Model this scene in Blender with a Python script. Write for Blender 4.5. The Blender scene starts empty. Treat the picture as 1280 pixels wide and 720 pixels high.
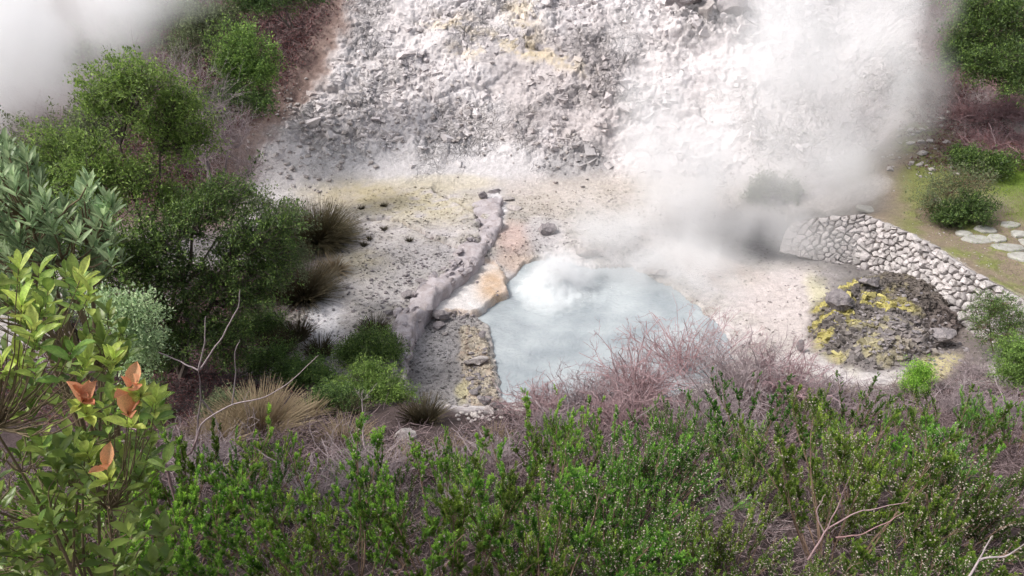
import bpy, math, random
import numpy as np
from mathutils import Vector
rng = np.random.default_rng(7)
random.seed(7)
S = bpy.context.scene
COL = S.collection
# ------------------------------------------------------------------ camera, light, exposure
CZ = 10.0
PITCH = math.radians(28)
FPX = 924.0
cam = bpy.data.cameras.new('camera'); cam_o = bpy.data.objects.new('camera', cam); COL.objects.link(cam_o)
cam_o.location = (0, 0, CZ); cam_o.rotation_euler = (math.radians(62), 0, 0)
cam.sensor_width = 36; cam.lens = 36 * FPX / 1280; cam.clip_start = 0.05; cam.clip_end = 500
S.camera = cam_o
SUN_EL, SUN_AZ = 52, -100          # azimuth: degrees clockwise from +Y (the veiled sun stands high on the left)
w = bpy.data.worlds.new('World'); S.world = w; w.use_nodes = True
nt = w.node_tree; bg = nt.nodes['Background']
sky = nt.nodes.new('ShaderNodeTexSky'); sky.sky_type = 'NISHITA'; sky.sun_disc = False
sky.sun_elevation = math.radians(SUN_EL); sky.sun_rotation = math.radians(SUN_AZ)
sky.air_density = 1.0; sky.dust_density = 4.0; sky.ozone_density = 1.0
_hs = nt.nodes.new('ShaderNodeHueSaturation'); _hs.inputs['Saturation'].default_value = .35   # thin cloud: a paler sky
nt.links.new(sky.outputs[0], _hs.inputs['Color']); nt.links.new(_hs.outputs[0], bg.inputs[0]); bg.inputs[1].default_value = 0.10
sun = bpy.data.lights.new('sun', 'SUN'); sun.energy = 1.5; sun.angle = math.radians(10); sun.color = (1, .955, .91)
sun_o = bpy.data.objects.new('sun', sun); COL.objects.link(sun_o)
_a, _e = math.radians(SUN_AZ), math.radians(SUN_EL)
sun_o.rotation_euler = Vector((math.sin(_a)*math.cos(_e), math.cos(_a)*math.cos(_e), math.sin(_e))).to_track_quat('Z', 'Y').to_euler()
S.view_settings.view_transform = 'Standard'; S.view_settings.look = 'None'
S.view_settings.exposure = 1.0; S.view_settings.gamma = 1
S.render.engine = 'CYCLES'
S.cycles.use_denoising = True
S.cycles.max_bounces = 10; S.cycles.diffuse_bounces = 3; S.cycles.glossy_bounces = 2; S.cycles.transmission_bounces = 4
S.cycles.transparent_max_bounces = 8; S.cycles.volume_bounces = 6
S.cycles.use_adaptive_sampling = True; S.cycles.adaptive_threshold = .03; S.cycles.adaptive_min_samples = 24
S.cycles.volume_step_rate = 1.0; S.cycles.volume_max_steps = 128

# ------------------------------------------------------------------ camera geometry helpers (used to survey the place)
SP, CP = math.sin(PITCH), math.cos(PITCH)
def raydir(px, py):
    dx = (np.asarray(px, float)-640)/FPX; dy = -(np.asarray(py, float)-360)/FPX
    return np.stack([dx, CP+dy*SP, -SP+dy*CP], -1)
def PZ(px, py, z):                 # point of the pixel ray at height z
    d = raydir(px, py); t = (z-CZ)/d[..., 2]
    return d*t[..., None] + np.array([0, 0, CZ]) if d.ndim > 1 else d*t + np.array([0, 0, CZ])
def PY(px, py, y):                 # point of the pixel ray at distance y
    d = raydir(px, py); return d*(y/d[1]) + np.array([0, 0, CZ])
def proj(x, y, z):
    zz = z-CZ; dep = y*CP - zz*SP; up = y*SP + zz*CP
    dep = np.where(dep < .1, .1, dep)
    return 640 + FPX*x/dep, 360 - FPX*up/dep

# ------------------------------------------------------------------ noise
def _h(ix, iy, iz, seed):
    h = (ix.astype(np.uint32)*np.uint32(374761393)) ^ (iy.astype(np.uint32)*np.uint32(668265263)) ^ (iz.astype(np.uint32)*np.uint32(2246822519)) ^ np.uint32((seed*3266489917) & 0xffffffff)
    h = (h ^ (h >> np.uint32(15)))*np.uint32(2654435761); h = (h ^ (h >> np.uint32(13)))*np.uint32(1274126177)
    return (h ^ (h >> np.uint32(16))).astype(np.float32)/np.float32(4294967295)
def vnoise(p, seed=0):             # value noise, -1..1
    p = np.asarray(p, np.float32); i = np.floor(p).astype(np.int64); f = p-i; f = f*f*(3-2*f)
    i = i.astype(np.int64) & 0xffffffff
    r = 0
    for a in (0, 1):
        for b in (0, 1):
            for c in (0, 1):
                wgt = (f[:, 0] if a else 1-f[:, 0])*(f[:, 1] if b else 1-f[:, 1])*(f[:, 2] if c else 1-f[:, 2])
                r = r + wgt*_h(i[:, 0]+a, i[:, 1]+b, i[:, 2]+c, seed)
    return r*2-1
def fbm(p, scale, octv=4, seed=0, gain=.5, ridged=False):
    p = np.asarray(p, np.float32)*scale; a = 1; r = 0; n = 0
    for k in range(octv):
        v = vnoise(p + 17.3*k, seed+k)
        if ridged: v = 1-2*np.abs(v)
        r = r + a*v; n += a; a *= gain; p = p*2.03
    return r/n
def worley(p, scale, seed=0):      # F1, F2, cell id random
    p = np.asarray(p, np.float32)*scale; i = np.floor(p).astype(np.int64)
    f1 = np.full(len(p), 9., np.float32); f2 = f1.copy(); cid = np.zeros(len(p), np.float32)
    for a in (-1, 0, 1):
        for b in (-1, 0, 1):
            for c in (-1, 0, 1):
                j = i + np.array([a, b, c]); jj = j & 0xffffffff
                q = [j[:, k] + _h(jj[:, 0], jj[:, 1], jj[:, 2], seed+k) for k in range(3)]
                d = np.sqrt((q[0]-p[:, 0])**2 + (q[1]-p[:, 1])**2 + (q[2]-p[:, 2])**2)
                rid = _h(jj[:, 0], jj[:, 1], jj[:, 2], seed+9)
                m = d < f1
                f2 = np.where(m, f1, np.minimum(f2, d)); cid = np.where(m, rid, cid); f1 = np.where(m, d, f1)
    return f1, f2, cid
def facets(p, scale, seed, tilt=1.2):   # broken blocks: every cell is a tilted plane; returns height -1..1 and edge distance
    p = np.asarray(p, np.float32)*scale; i = np.floor(p).astype(np.int64)
    f1 = np.full(len(p), 9., np.float32); f2 = f1.copy(); hh = np.zeros(len(p), np.float32)
    for a in (-1, 0, 1):
        for b in (-1, 0, 1):
            for c in (-1, 0, 1):
                jj = (i + np.array([a, b, c])); ju = jj & 0xffffffff
                dv = [jj[:, k] + _h(ju[:, 0], ju[:, 1], ju[:, 2], seed+k)-p[:, k] for k in range(3)]
                d = np.sqrt(dv[0]**2+dv[1]**2+dv[2]**2); m = d < f1
                h = _h(ju[:, 0], ju[:, 1], ju[:, 2], seed+9)-.5 + tilt*sum(dv[k]*(_h(ju[:, 0], ju[:, 1], ju[:, 2], seed+11+k)-.5) for k in range(3))
                f2 = np.where(m, f1, np.minimum(f2, d)); hh = np.where(m, h, hh); f1 = np.where(m, d, f1)
    return hh, f2-f1
def ss(a, b, x):
    t = np.clip((x-a)/(b-a), 0, 1); return t*t*(3-2*t)
def dist_line(x, y, pts):
    d = np.full(x.shape, 1e9); pts = np.asarray(pts, float)
    for (x0, y0), (x1, y1) in zip(pts[:-1, :2], pts[1:, :2]):
        vx, vy = x1-x0, y1-y0; t = np.clip(((x-x0)*vx+(y-y0)*vy)/(vx*vx+vy*vy+1e-9), 0, 1)
        d = np.minimum(d, np.hypot(x-x0-t*vx, y-y0-t*vy))
    return d
def inside(x, y, pts):
    r = np.zeros(x.shape, bool); pts = np.asarray(pts, float); n = len(pts)
    for k in range(n):
        x0, y0 = pts[k][:2]; x1, y1 = pts[(k+1) % n][:2]
        if abs(y1-y0) < 1e-9: continue
        c = ((y0 > y) != (y1 > y)) & (x < (x1-x0)*(y-y0)/(y1-y0)+x0)
        r ^= c
    return r
def sd(x, y, pts):                 # signed distance, negative inside
    p = list(pts)+[pts[0]]
    d = dist_line(x, y, p); return np.where(inside(x, y, pts), -d, d)
def pxpoly(pp, z): return [tuple(PZ(a, b, z)[:2]) for a, b in pp]

# ------------------------------------------------------------------ object helpers
def link(o, parent=None):
    COL.objects.link(o)
    if parent is not None: o.parent = parent
    return o
def tag(o, label=None, cat=None, group=None, kind=None):
    if label: o['label'] = label
    if cat: o['category'] = cat
    if group: o['group'] = group
    if kind: o['kind'] = kind
    return o
def empty(name, loc=(0, 0, 0)):
    o = bpy.data.objects.new(name, None); o.location = loc; o.empty_display_size = .1; return link(o)
def mesh(name, V, F, mat=None, smooth=False, col=None, attrs=None):
    V = np.ascontiguousarray(V, np.float32); F = np.ascontiguousarray(F, np.int32)
    m = bpy.data.meshes.new(name); nv, nf, k = len(V), len(F), F.shape[1]
    m.vertices.add(nv); m.vertices.foreach_set('co', V.ravel())
    m.loops.add(nf*k); m.loops.foreach_set('vertex_index', F.ravel())
    m.polygons.add(nf); m.polygons.foreach_set('loop_start', np.arange(0, nf*k, k, dtype=np.int32))
    try: m.polygons.foreach_set('loop_total', np.full(nf, k, np.int32))
    except Exception: pass
    m.update(calc_edges=True)
    m.polygons.foreach_set('use_smooth', np.full(nf, smooth))
    if col is not None:
        a = m.color_attributes.new('Col', 'FLOAT_COLOR', 'POINT')
        c = np.ones((nv, 4), np.float32); c[:, :3] = col; a.data.foreach_set('color', c.ravel())
    for kx, v in (attrs or {}).items():
        a = m.attributes.new(kx, 'FLOAT', 'POINT'); a.data.foreach_set('value', np.ascontiguousarray(v, np.float32))
    if mat: m.materials.append(mat)
    return m
def obj(name, me, parent=None, loc=None):
    o = bpy.data.objects.new(name, me); link(o, parent)
    if loc is not None: o.location = loc
    return o
def copy_tree(o, parent=None):
    c = o.copy(); COL.objects.link(c); c.parent = parent
    for ch in list(o.children): copy_tree(ch, c)
    return c
def norm(v): return v/np.maximum(np.linalg.norm(v, axis=-1, keepdims=True), 1e-9)
class Geo:                          # gathers arrays of triangles/quads (quads only inside)
    def __init__(s): s.V = []; s.F = []; s.A = []; s.n = 0
    def add(s, V, F, a=None):
        V = np.asarray(V, np.float32).reshape(-1, 3); F = np.asarray(F, np.int64)
        if F.shape[1] == 3: F = np.concatenate([F, F[:, 2:3]], 1)
        s.V.append(V); s.F.append(F+s.n); s.n += len(V)
        s.A.append(np.zeros(len(V), np.float32) if a is None else np.broadcast_to(np.asarray(a, np.float32), (len(V),)).copy())
    def mesh(s, name, mat, smooth=False):
        V = np.concatenate(s.V); F = np.concatenate(s.F); A = np.concatenate(s.A)
        tri = F[:, 2] == F[:, 3]
        if tri.any():                # split quads so every face is a triangle
            q = F[~tri]; F = np.concatenate([F[tri][:, :3], q[:, [0, 1, 2]], q[:, [0, 2, 3]]])
        return mesh(name, V, F, mat, smooth, attrs={'shade': A})
def tubes(P, R, sides=4, a=None):   # P (N,K,3), R (N,K)
    N, K, _ = P.shape
    T = norm(np.gradient(P, axis=1)); ref = np.where(np.abs(T[:, :1, 2:3]) > .8, np.array([1., 0, 0]), np.array([0, 0, 1.]))
    U = norm(np.cross(T, np.broadcast_to(ref, T.shape))); W = np.cross(T, U)
    th = np.arange(sides)*2*np.pi/sides
    V = P[:, :, None] + R[:, :, None, None]*(np.cos(th)[:, None]*U[:, :, None] + np.sin(th)[:, None]*W[:, :, None])
    idx = np.arange(N*K*sides).reshape(N, K, sides); b = np.roll(idx, -1, 2)
    F = np.stack([idx[:, :-1], b[:, :-1], b[:, 1:], idx[:, 1:]], -1).reshape(-1, 4)
    A = None if a is None else np.repeat(np.asarray(a, np.float32), K*sides)
    return V.reshape(-1, 3), F, A
def walk(p0, d0, L, K=5, wig=.25, up=0., rs=None):   # curved polylines, (N,K,3)
    rs = rs or rng; N = len(p0); P = np.zeros((N, K, 3)); P[:, 0] = p0; d = norm(d0); st = (np.asarray(L)/(K-1)).reshape(-1, 1)*np.ones((N, 1))
    for k in range(1, K):
        d = norm(d + rs.normal(0, wig, (N, 3)) + np.array([0, 0, up])); P[:, k] = P[:, k-1]+d*st
    return P
def along(P, t):                    # points at t in 0..1 on polylines, one t per row -> (N,3),(N,3 tangent)
    K = P.shape[1]; u = np.clip(t, 0, .9999)*(K-1); i = u.astype(int); f = (u-i)[:, None]; r = np.arange(len(P))
    return P[r, i]*(1-f)+P[r, i+1]*f, norm(P[r, i+1]-P[r, i])
def rdir(n, rs=None): return norm((rs or rng).normal(size=(n, 3)))
def leafs(P, D, L, Wd, droop=.0, rs=None, fold=.25):   # diamond leaves: 4 verts, 1 quad bent
    rs = rs or rng; n = len(P); D = norm(D); s = norm(np.cross(D, rdir(n, rs)*.7+np.array([0, 0, 1.]))); up = np.cross(s, D)
    L = np.broadcast_to(np.asarray(L, float), (n,))[:, None]; Wd = np.broadcast_to(np.asarray(Wd, float), (n,))[:, None]
    mid = P + D*L*.5
    V = np.stack([P, mid+s*Wd*.5+up*Wd*fold, P+D*L-np.array([0, 0, 1])*L*droop, mid-s*Wd*.5+up*Wd*fold], 1)
    F = np.arange(n*4).reshape(n, 4)
    return V.reshape(-1, 3), F
def rep(a, k): return np.repeat(a, k)

# ------------------------------------------------------------------ materials
def mat(name, color, rough=.8, spec=.3, trans=0., var=None, vscale=4., bump=0., bscale=20., objvar=0., col2=None, usecol=False, wet=False, shade=None, detail=None, cracks=False):
    m = bpy.data.materials.new(name); m.use_nodes = True; n = m.node_tree.nodes; l = m.node_tree.links
    b = n['Principled BSDF']; b.inputs['Roughness'].default_value = rough; b.inputs['Specular IOR Level'].default_value = spec
    tc = n.new('ShaderNodeTexCoord')
    if usecol:
        a = n.new('ShaderNodeAttribute'); a.attribute_name = 'Col'; c = a.outputs['Color']
    else:
        r = n.new('ShaderNodeRGB'); r.outputs[0].default_value = (*color, 1); c = r.outputs[0]
    def mix(fac, A, B, mode='MIX'):
        x = n.new('ShaderNodeMix'); x.data_type = 'RGBA'; x.blend_type = mode
        if isinstance(fac, float): x.inputs[0].default_value = fac
        else: l.new(fac, x.inputs[0])
        for s_, v in ((6, A), (7, B)):
            if isinstance(v, tuple): x.inputs[s_].default_value = (*v, 1)
            else: l.new(v, x.inputs[s_])
        return x.outputs[2]
    if shade is not None:           # 'shade' attribute blends to a second colour (young tips, dry ends)
        a = n.new('ShaderNodeAttribute'); a.attribute_name = 'shade'; c = mix(a.outputs['Fac'], c, shade)
    if col2 is not None:
        t = n.new('ShaderNodeTexNoise'); t.inputs['Scale'].default_value = vscale; t.inputs['Detail'].default_value = 5; t.inputs['Roughness'].default_value = .65
        l.new(tc.outputs['Object'], t.inputs['Vector']); rp = n.new('ShaderNodeValToRGB'); rp.color_ramp.elements[0].position = .38; rp.color_ramp.elements[1].position = .62
        l.new(t.outputs['Fac'], rp.inputs[0]); c = mix(rp.outputs[0], c, col2)
    if detail is not None:
        for sc_, amt in detail:
            t = n.new('ShaderNodeTexNoise'); t.inputs['Scale'].default_value = sc_; t.inputs['Detail'].default_value = 4; t.inputs['Roughness'].default_value = .7
            l.new(tc.outputs['Object'], t.inputs['Vector']); mr = n.new('ShaderNodeMapRange'); mr.inputs[1].default_value = .3; mr.inputs[2].default_value = .7
            mr.inputs[3].default_value = 1-amt; mr.inputs[4].default_value = 1+amt; l.new(t.outputs['Fac'], mr.inputs[0])
            cb = n.new('ShaderNodeCombineColor'); [l.new(mr.outputs[0], cb.inputs[i]) for i in range(3)]
            c = mix(1.0, c, cb.outputs[0], 'MULTIPLY')
    if objvar:
        oi = n.new('ShaderNodeObjectInfo'); hs = n.new('ShaderNodeHueSaturation')
        mr = n.new('ShaderNodeMapRange'); mr.inputs[3].default_value = 1-objvar; mr.inputs[4].default_value = 1+objvar; l.new(oi.outputs['Random'], mr.inputs[0]); l.new(mr.outputs[0], hs.inputs['Value'])
        mr2 = n.new('ShaderNodeMapRange'); mr2.inputs[3].default_value = .5-objvar*.06; mr2.inputs[4].default_value = .5+objvar*.06
        mu = n.new('ShaderNodeMath'); mu.operation = 'FRACT'; mm = n.new('ShaderNodeMath'); mm.operation = 'MULTIPLY'; mm.inputs[1].default_value = 7.31
        l.new(oi.outputs['Random'], mm.inputs[0]); l.new(mm.outputs[0], mu.inputs[0]); l.new(mu.outputs[0], mr2.inputs[0]); l.new(mr2.outputs[0], hs.inputs['Hue'])
        l.new(c, hs.inputs['Color']); c = hs.outputs[0]
    l.new(c, b.inputs['Base Color'])
    if wet:
        a = n.new('ShaderNodeAttribute'); a.attribute_name = 'wet'; mr = n.new('ShaderNodeMapRange'); mr.inputs[3].default_value = rough; mr.inputs[4].default_value = .18
        l.new(a.outputs['Fac'], mr.inputs[0]); l.new(mr.outputs[0], b.inputs['Roughness'])
    if bump:
        t = n.new('ShaderNodeTexNoise'); t.inputs['Scale'].default_value = bscale; t.inputs['Detail'].default_value = 8; t.inputs['Roughness'].default_value = .65
        l.new(tc.outputs['Object'], t.inputs['Vector']); bp = n.new('ShaderNodeBump'); bp.inputs['Strength'].default_value = 1; bp.inputs['Distance'].default_value = bump
        hsrc = t.outputs['Fac']
        if cracks:
            a = n.new('ShaderNodeAttribute'); a.attribute_name = 'crag'
            wn_ = n.new('ShaderNodeTexNoise'); wn_.inputs['Scale'].default_value = 2.2; wn_.inputs['Detail'].default_value = 3; l.new(tc.outputs['Object'], wn_.inputs['Vector'])
            vm = n.new('ShaderNodeVectorMath'); vm.operation = 'MULTIPLY_ADD'; l.new(wn_.outputs['Color'], vm.inputs[0]); vm.inputs[1].default_value = (.8, .8, .8); l.new(tc.outputs['Object'], vm.inputs[2])
            for sc_, wt_ in ((1.3, 1.8), (3.4, 1.3), (9, .6)):
                vo = n.new('ShaderNodeTexVoronoi'); vo.feature = 'DISTANCE_TO_EDGE'; vo.inputs['Scale'].default_value = sc_; l.new(vm.outputs[0], vo.inputs['Vector'])
                mr = n.new('ShaderNodeMapRange'); mr.inputs[2].default_value = .09; mr.inputs[3].default_value = -wt_; mr.inputs[4].default_value = 0; l.new(vo.outputs['Distance'], mr.inputs[0])
                mu = n.new('ShaderNodeMath'); mu.operation = 'MULTIPLY_ADD'; l.new(mr.outputs[0], mu.inputs[0]); l.new(a.outputs['Fac'], mu.inputs[1]); l.new(hsrc, mu.inputs[2]); hsrc = mu.outputs[0]
        l.new(hsrc, bp.inputs['Height']); l.new(bp.outputs[0], b.inputs['Normal'])
    if trans:
        tr = n.new('ShaderNodeBsdfTranslucent'); l.new(c, tr.inputs[0]); ms = n.new('ShaderNodeMixShader'); ms.inputs[0].default_value = trans
        l.new(b.outputs[0], ms.inputs[1]); l.new(tr.outputs[0], ms.inputs[2]); l.new(ms.outputs[0], n['Material Output'].inputs[0])
    return m
M = dict(
 ground=mat('earth_and_sinter', (0, 0, 0), .9, .2, usecol=True, wet=True, bump=.05, bscale=7, cracks=True, detail=[(120, .25), (34, .28), (7, .16)]),
 stone=mat('wall_stone', (.52, .485, .475), .9, .2, bump=.03, bscale=12, col2=(.38, .35, .345), vscale=3, objvar=.26, detail=[(40, .3), (6, .2)]),
 rock=mat('grey_rock', (.30, .27, .27), .85, .3, bump=.04, bscale=8, col2=(.20, .18, .19), vscale=4, objvar=.12, detail=[(30, .3)]),
 paleR=mat('pale_rock', (.50, .46, .44), .9, .2, bump=.04, bscale=9, col2=(.36, .32, .31), vscale=5, objvar=.1, detail=[(30, .25)]),
 flag=mat('flagstone', (.42, .41, .38), .85, .3, bump=.01, bscale=20, col2=(.30, .29, .26), vscale=5, objvar=.1, detail=[(50, .2)]),
 heath=mat('heath_leaf', (.07, .19, .03), .55, .3, .45, objvar=.5, shade=(.42, .70, .10), detail=[(3, .2)]),
 flower=mat('heath_flower', (.66, .58, .50), .8, .1, .3, objvar=.1),
 stem=mat('heath_stem', (.15, .095, .07), .85, .2, col2=(.26, .18, .13), vscale=12),
 dead=mat('dead_twig', (.36, .26, .27), .9, .1, shade=(.27, .09, .08), objvar=.08, detail=[(4, .25)]),
 deadg=mat('grey_twig', (.30, .245, .255), .9, .1, shade=(.56, .49, .48), detail=[(4, .2)]),
 bark=mat('dark_bark', (.075, .058, .05), .9, .2, col2=(.14, .115, .10), vscale=10),
 laurel=mat('laurel_leaf', (.15, .27, .05), .38, .5, .4, detail=[(3, .35), (14, .2)], shade=(.60, .72, .18), objvar=.3),
 lyoung=mat('young_orange_leaf', (.68, .26, .15), .45, .4, .4, detail=[(25, .25)], shade=(.72, .50, .26), objvar=.15),
 lstem=mat('laurel_stem', (.16, .12, .07), .7, .3),
 silver=mat('silvery_leaf', (.20, .32, .16), .45, .5, .4, shade=(.60, .74, .42), objvar=.25),
 tree=mat('tree_leaf', (.11, .19, .05), .5, .35, .4, shade=(.38, .54, .13), objvar=.1, detail=[(1.5, .25)]),
 dtree=mat('dark_tree_leaf', (.06, .11, .035), .5, .35, .35, shade=(.28, .42, .10), objvar=.1, detail=[(1.5, .25)]),
 olive=mat('dull_bush_leaf', (.12, .15, .08), .6, .25, .3, shade=(.26, .31, .15), detail=[(1.5, .25)]),
 rush=mat('rush_blade', (.075, .07, .035), .6, .3, .15, shade=(.20, .16, .09)),
 rushd=mat('dark_rush_blade', (.05, .045, .03), .6, .3, .15, shade=(.13, .10, .05)),
 dry=mat('dry_grass_blade', (.28, .21, .13), .8, .2, .2, shade=(.42, .34, .22)),
 turf=mat('turf_blade', (.14, .24, .03), .7, .2, .35, shade=(.32, .46, .06)),
 cliffR=mat('rock_face_block', (.56, .53, .535), .9, .2, bump=.03, bscale=9, shade=(.36, .335, .335), detail=[(30, .25), (5, .15)]),
 crust=mat('crust_chip', (.44, .41, .38), .9, .2, shade=(.19, .17, .165), detail=[(30, .25)]),
 sulph=mat('sulphur_chip', (.46, .41, .14), .9, .2, shade=(.20, .17, .10), detail=[(20, .3)]),
 litter=mat('litter_twig', (.075, .05, .05), .9, .1, shade=(.33, .25, .255)),
 redlit=mat('bracken_litter', (.13, .055, .05), .9, .1, .1, shade=(.24, .14, .14)),
)

# ------------------------------------------------------------------ terrain
ctrl = []
def cpx(px, py, z): p = PZ(px, py, z); ctrl.append((p[0], p[1], z))
for x in (-14, -8, -3, 2, 7, 13):
    ctrl += [(x, -4, 8.4), (x, 0, 7.7), (x, 3.5, 5.35), (x, 7, 3.3)]
for x in (-3, 1, 4, 7): ctrl += [(x, 10.2, 1.75), (x, 12.6, .65)]
ctrl += [(11, 10.5, 1.7), (-6, 10, 1.7), (-10, 10, 1.9), (-15, 12, 2.2), (-6.5, 13, .75), (-10, 14, .9), (15, 10, 2.2)]
def cplane(px, py, y0=25.8, sl=.78, zb=.45):   # point of the pixel ray on a sloping plane that starts at (y0, zb)
    d = raydir(px, py); t = (CZ-zb+sl*y0)/(sl*d[1]-d[2]); q = d*t; ctrl.append((q[0], q[1], q[2]+CZ))
def cterr(px, py, z): p = PZ(px, py, z); ctrl.append((p[0], p[1], z-1.22))
for a in [(400, 400, .35), (520, 430, .35), (600, 470, .15), (700, 400, .15), (850, 420, .15), (950, 380, .2), (1000, 420, .25), (1080, 380, .45), (1050, 440, .5), (1120, 470, .7),
          (450, 310, .5), (300, 330, .5), (560, 300, .5), (640, 300, .35), (800, 300, .3), (900, 300, .2), (1020, 320, .25), (540, 262, .6), (450, 262, .55), (700, 268, .45),
          (850, 268, .5), (960, 275, .5), (100, 300, .6)]: cpx(*a)
for a in [(1180, 285, 1.55), (1260, 320, 1.55), (1265, 360, 1.5), (1100, 262, 1.5)]: cterr(*a)
for px in (440, 560, 680, 800, 900):
    for py in (225, 180, 130, 80, 30, -30): cplane(px, py)
for px in (60, 180, 300):
    for py in (235, 180, 120, 60, 0, -40): cplane(px, py, 25.0 + (px < 100)*1.0, .80)
for py in (225, 160, 90, 20, -40): cplane(350, py, 25.4, .8)
for px in (1000, 1060): 
    for py in (215, 150, 90, 30, -30): cplane(px, py, 25.2, .75, .45)
for px in (1120, 1180, 1260, 1340):
    for py in (215, 160, 100, 40, -20): cplane(px, py, 22.6, .74, .6)
for x in (-22, 22): ctrl += [(x, 36, 9)]
for x in (-22, -8, 0, 8, 22): ctrl += [(x, 42, 13), (x, 50, 18)]
ctrl += [(-22, 20, 1.2), (22, 20, 1.2), (-22, 29, 4), (22, 28, 5)]
ctrl = np.array(ctrl)
def tps_fit(c, lam=.02):
    n = len(c); d = np.hypot(c[:, None, 0]-c[None, :, 0], c[:, None, 1]-c[None, :, 1]); K = np.where(d > 0, d*d*np.log(d+1e-9), 0)+lam*np.eye(n)
    Pm = np.c_[np.ones(n), c[:, :2]]; A = np.block([[K, Pm], [Pm.T, np.zeros((3, 3))]])
    return np.linalg.solve(A, np.r_[c[:, 2], 0, 0, 0])
_w = tps_fit(ctrl)
def macro(x, y):
    r = _w[-3]+_w[-2]*x+_w[-1]*y
    for k in range(len(ctrl)):
        d2 = (x-ctrl[k, 0])**2+(y-ctrl[k, 1])**2; r = r+_w[k]*.5*d2*np.log(d2+1e-9)
    return r
def axis(segs):
    r = []
    for a, b, s in segs: r.append(np.arange(a, b-1e-6, s))
    return np.r_[np.concatenate(r), segs[-1][1]]
GX = axis([(-60, -24, 3.), (-24, -12.6, .3), (-12.6, -7, .06), (-7, 5, .045), (5, 14.4, .06), (14.4, 24, .3), (24, 60, 3.)])
GY = axis([(-12, 0, 1.), (0, 3, .3), (3, 11.5, .12), (11.5, 25, .045), (25, 37, .055), (37, 44, .25), (44, 70, 2.)])
nx, ny = len(GX), len(GY)
X, Y = np.meshgrid(GX, GY); X = X.ravel(); Y = Y.ravel()
cx = np.linspace(-60, 60, 241); cy = np.linspace(-12, 70, 165)     # macro surface on a coarse grid, then interpolated
CXg, CYg = np.meshgrid(cx, cy); MC = macro(CXg, CYg)
MC = np.where((np.abs(CXg) > 26) | (CYg > 52), np.clip(MC, 0, 18), MC)
def bil(gx, gy, Zg, x, y):
    x = np.asarray(x, float); y = np.asarray(y, float)
    i = np.clip(np.searchsorted(gx, x)-1, 0, len(gx)-2); j = np.clip(np.searchsorted(gy, y)-1, 0, len(gy)-2)
    fx = np.clip((x-gx[i])/(gx[i+1]-gx[i]), 0, 1); fy = np.clip((y-gy[j])/(gy[j+1]-gy[j]), 0, 1)
    return (Zg[j, i]*(1-fx)+Zg[j, i+1]*fx)*(1-fy)+(Zg[j+1, i]*(1-fx)+Zg[j+1, i+1]*fx)*fy
Z = bil(cx, cy, MC, X, Y)
# smooth bilinear facets of the coarse grid by averaging four shifted samples
Z = sum(bil(cx, cy, MC, X+a, Y+b) for a in (-.25, .25) for b in (-.25, .25))/4
P3 = np.c_[X, Y, Z]
n1 = fbm(P3, .9, 4, 3); n2 = fbm(P3, 2.6, 4, 11); n3 = fbm(P3, 9, 3, 23); nA = fbm(P3, .35, 3, 31)
wx = X+.16*n2+.05*n3; wy = Y+.16*np.roll(n2, 977)+.05*n3          # warped coordinates for ragged edges
WALL_TOP = [tuple(PZ(a, b, 1.55)[:2]) for a, b in [(1000, 256), (1035, 264), (1085, 271), (1140, 294), (1180, 317), (1220, 344), (1262, 366), (1296, 388)]]
TERR = WALL_TOP + [(14.2, 12.6), (30, 12.0), (30, 31), (15, 31), (11.5, 27), (9.6, 24.3)]
U, Vp = proj(X, Y, Z)
# sharp steps
tsd = sd(X, Y, TERR)
terr = ss(.02, -.14, tsd)
far = ss(12.8, 14.2, Y)*ss(26.5, 23.5, Y)*ss(26, 18, X)*(1-ss(20.5, 22.5, Y)*ss(12.2, 10.4, X))
step = 1.22*terr*far
POOL = pxpoly([(641, 345), (655, 331), (690, 322), (738, 336), (790, 334), (842, 362), (872, 382), (896, 406), (915, 436), (910, 475), (820, 505), (700, 508), (628, 505), (622, 470), (617, 430), (612, 412), (604, 403), (596, 397), (608, 386), (636, 372), (632, 352)], 0)
psd = sd(wx, wy, POOL)
LEDGE = pxpoly([(556, 350), (580, 338), (606, 328), (628, 334), (634, 350), (636, 372), (612, 384), (590, 392), (566, 386), (548, 398), (536, 380)], .2)
lsd = sd(wx, wy, LEDGE)
CHAN = [tuple(PZ(a, b, .6)[:2]) for a, b in [(622, 246), (618, 275), (608, 300), (588, 326), (560, 348), (535, 370), (516, 398), (503, 430), (500, 462), (506, 490)]]
GRAV = pxpoly([(622, 340), (590, 330), (565, 350), (540, 370), (520, 398), (507, 430), (502, 470), (520, 520), (560, 545), (640, 545), (640, 500), (618, 470), (612, 420), (600, 400), (636, 372)], .3)
gsd = sd(wx, wy, GRAV)
RIMB = pxpoly([(575, 405), (600, 404), (614, 430), (620, 470), (624, 508), (590, 512), (580, 470), (570, 440)], .2)
rsd = sd(wx, wy, RIMB)
STREAM = [tuple(PZ(a, b, .6)[:2]) for a, b in [(425, 280), (470, 272), (505, 278), (545, 296), (592, 306), (606, 298)]]
CUT = [tuple(PZ(a, b, .7)[:2]) for a, b in [(545, 236), (575, 248), (598, 262), (606, 285)]]
rockm = ss(25.3, 27.2, Y + 1.2*n1)                                   # the rock face
lb = np.interp(Vp, [-200, 0, 60, 110, 170, 240, 300], [455, 440, 425, 392, 335, 300, 290])
leftsoil = ss(18, -18, (U-lb) + 14*n2 + 8*n1)*ss(18, 24, Y)
rb = np.interp(Vp, [-200, 0, 80, 150, 210, 250, 300], [1150, 1150, 1140, 1130, 1110, 1130, 1150])
rightsoil = ss(-25, 25, (U-rb) + 18*n2 + 10*n1)*ss(18, 21, Y)
crag = rockm*(1-leftsoil)*(1-.75*rightsoil)
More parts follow.
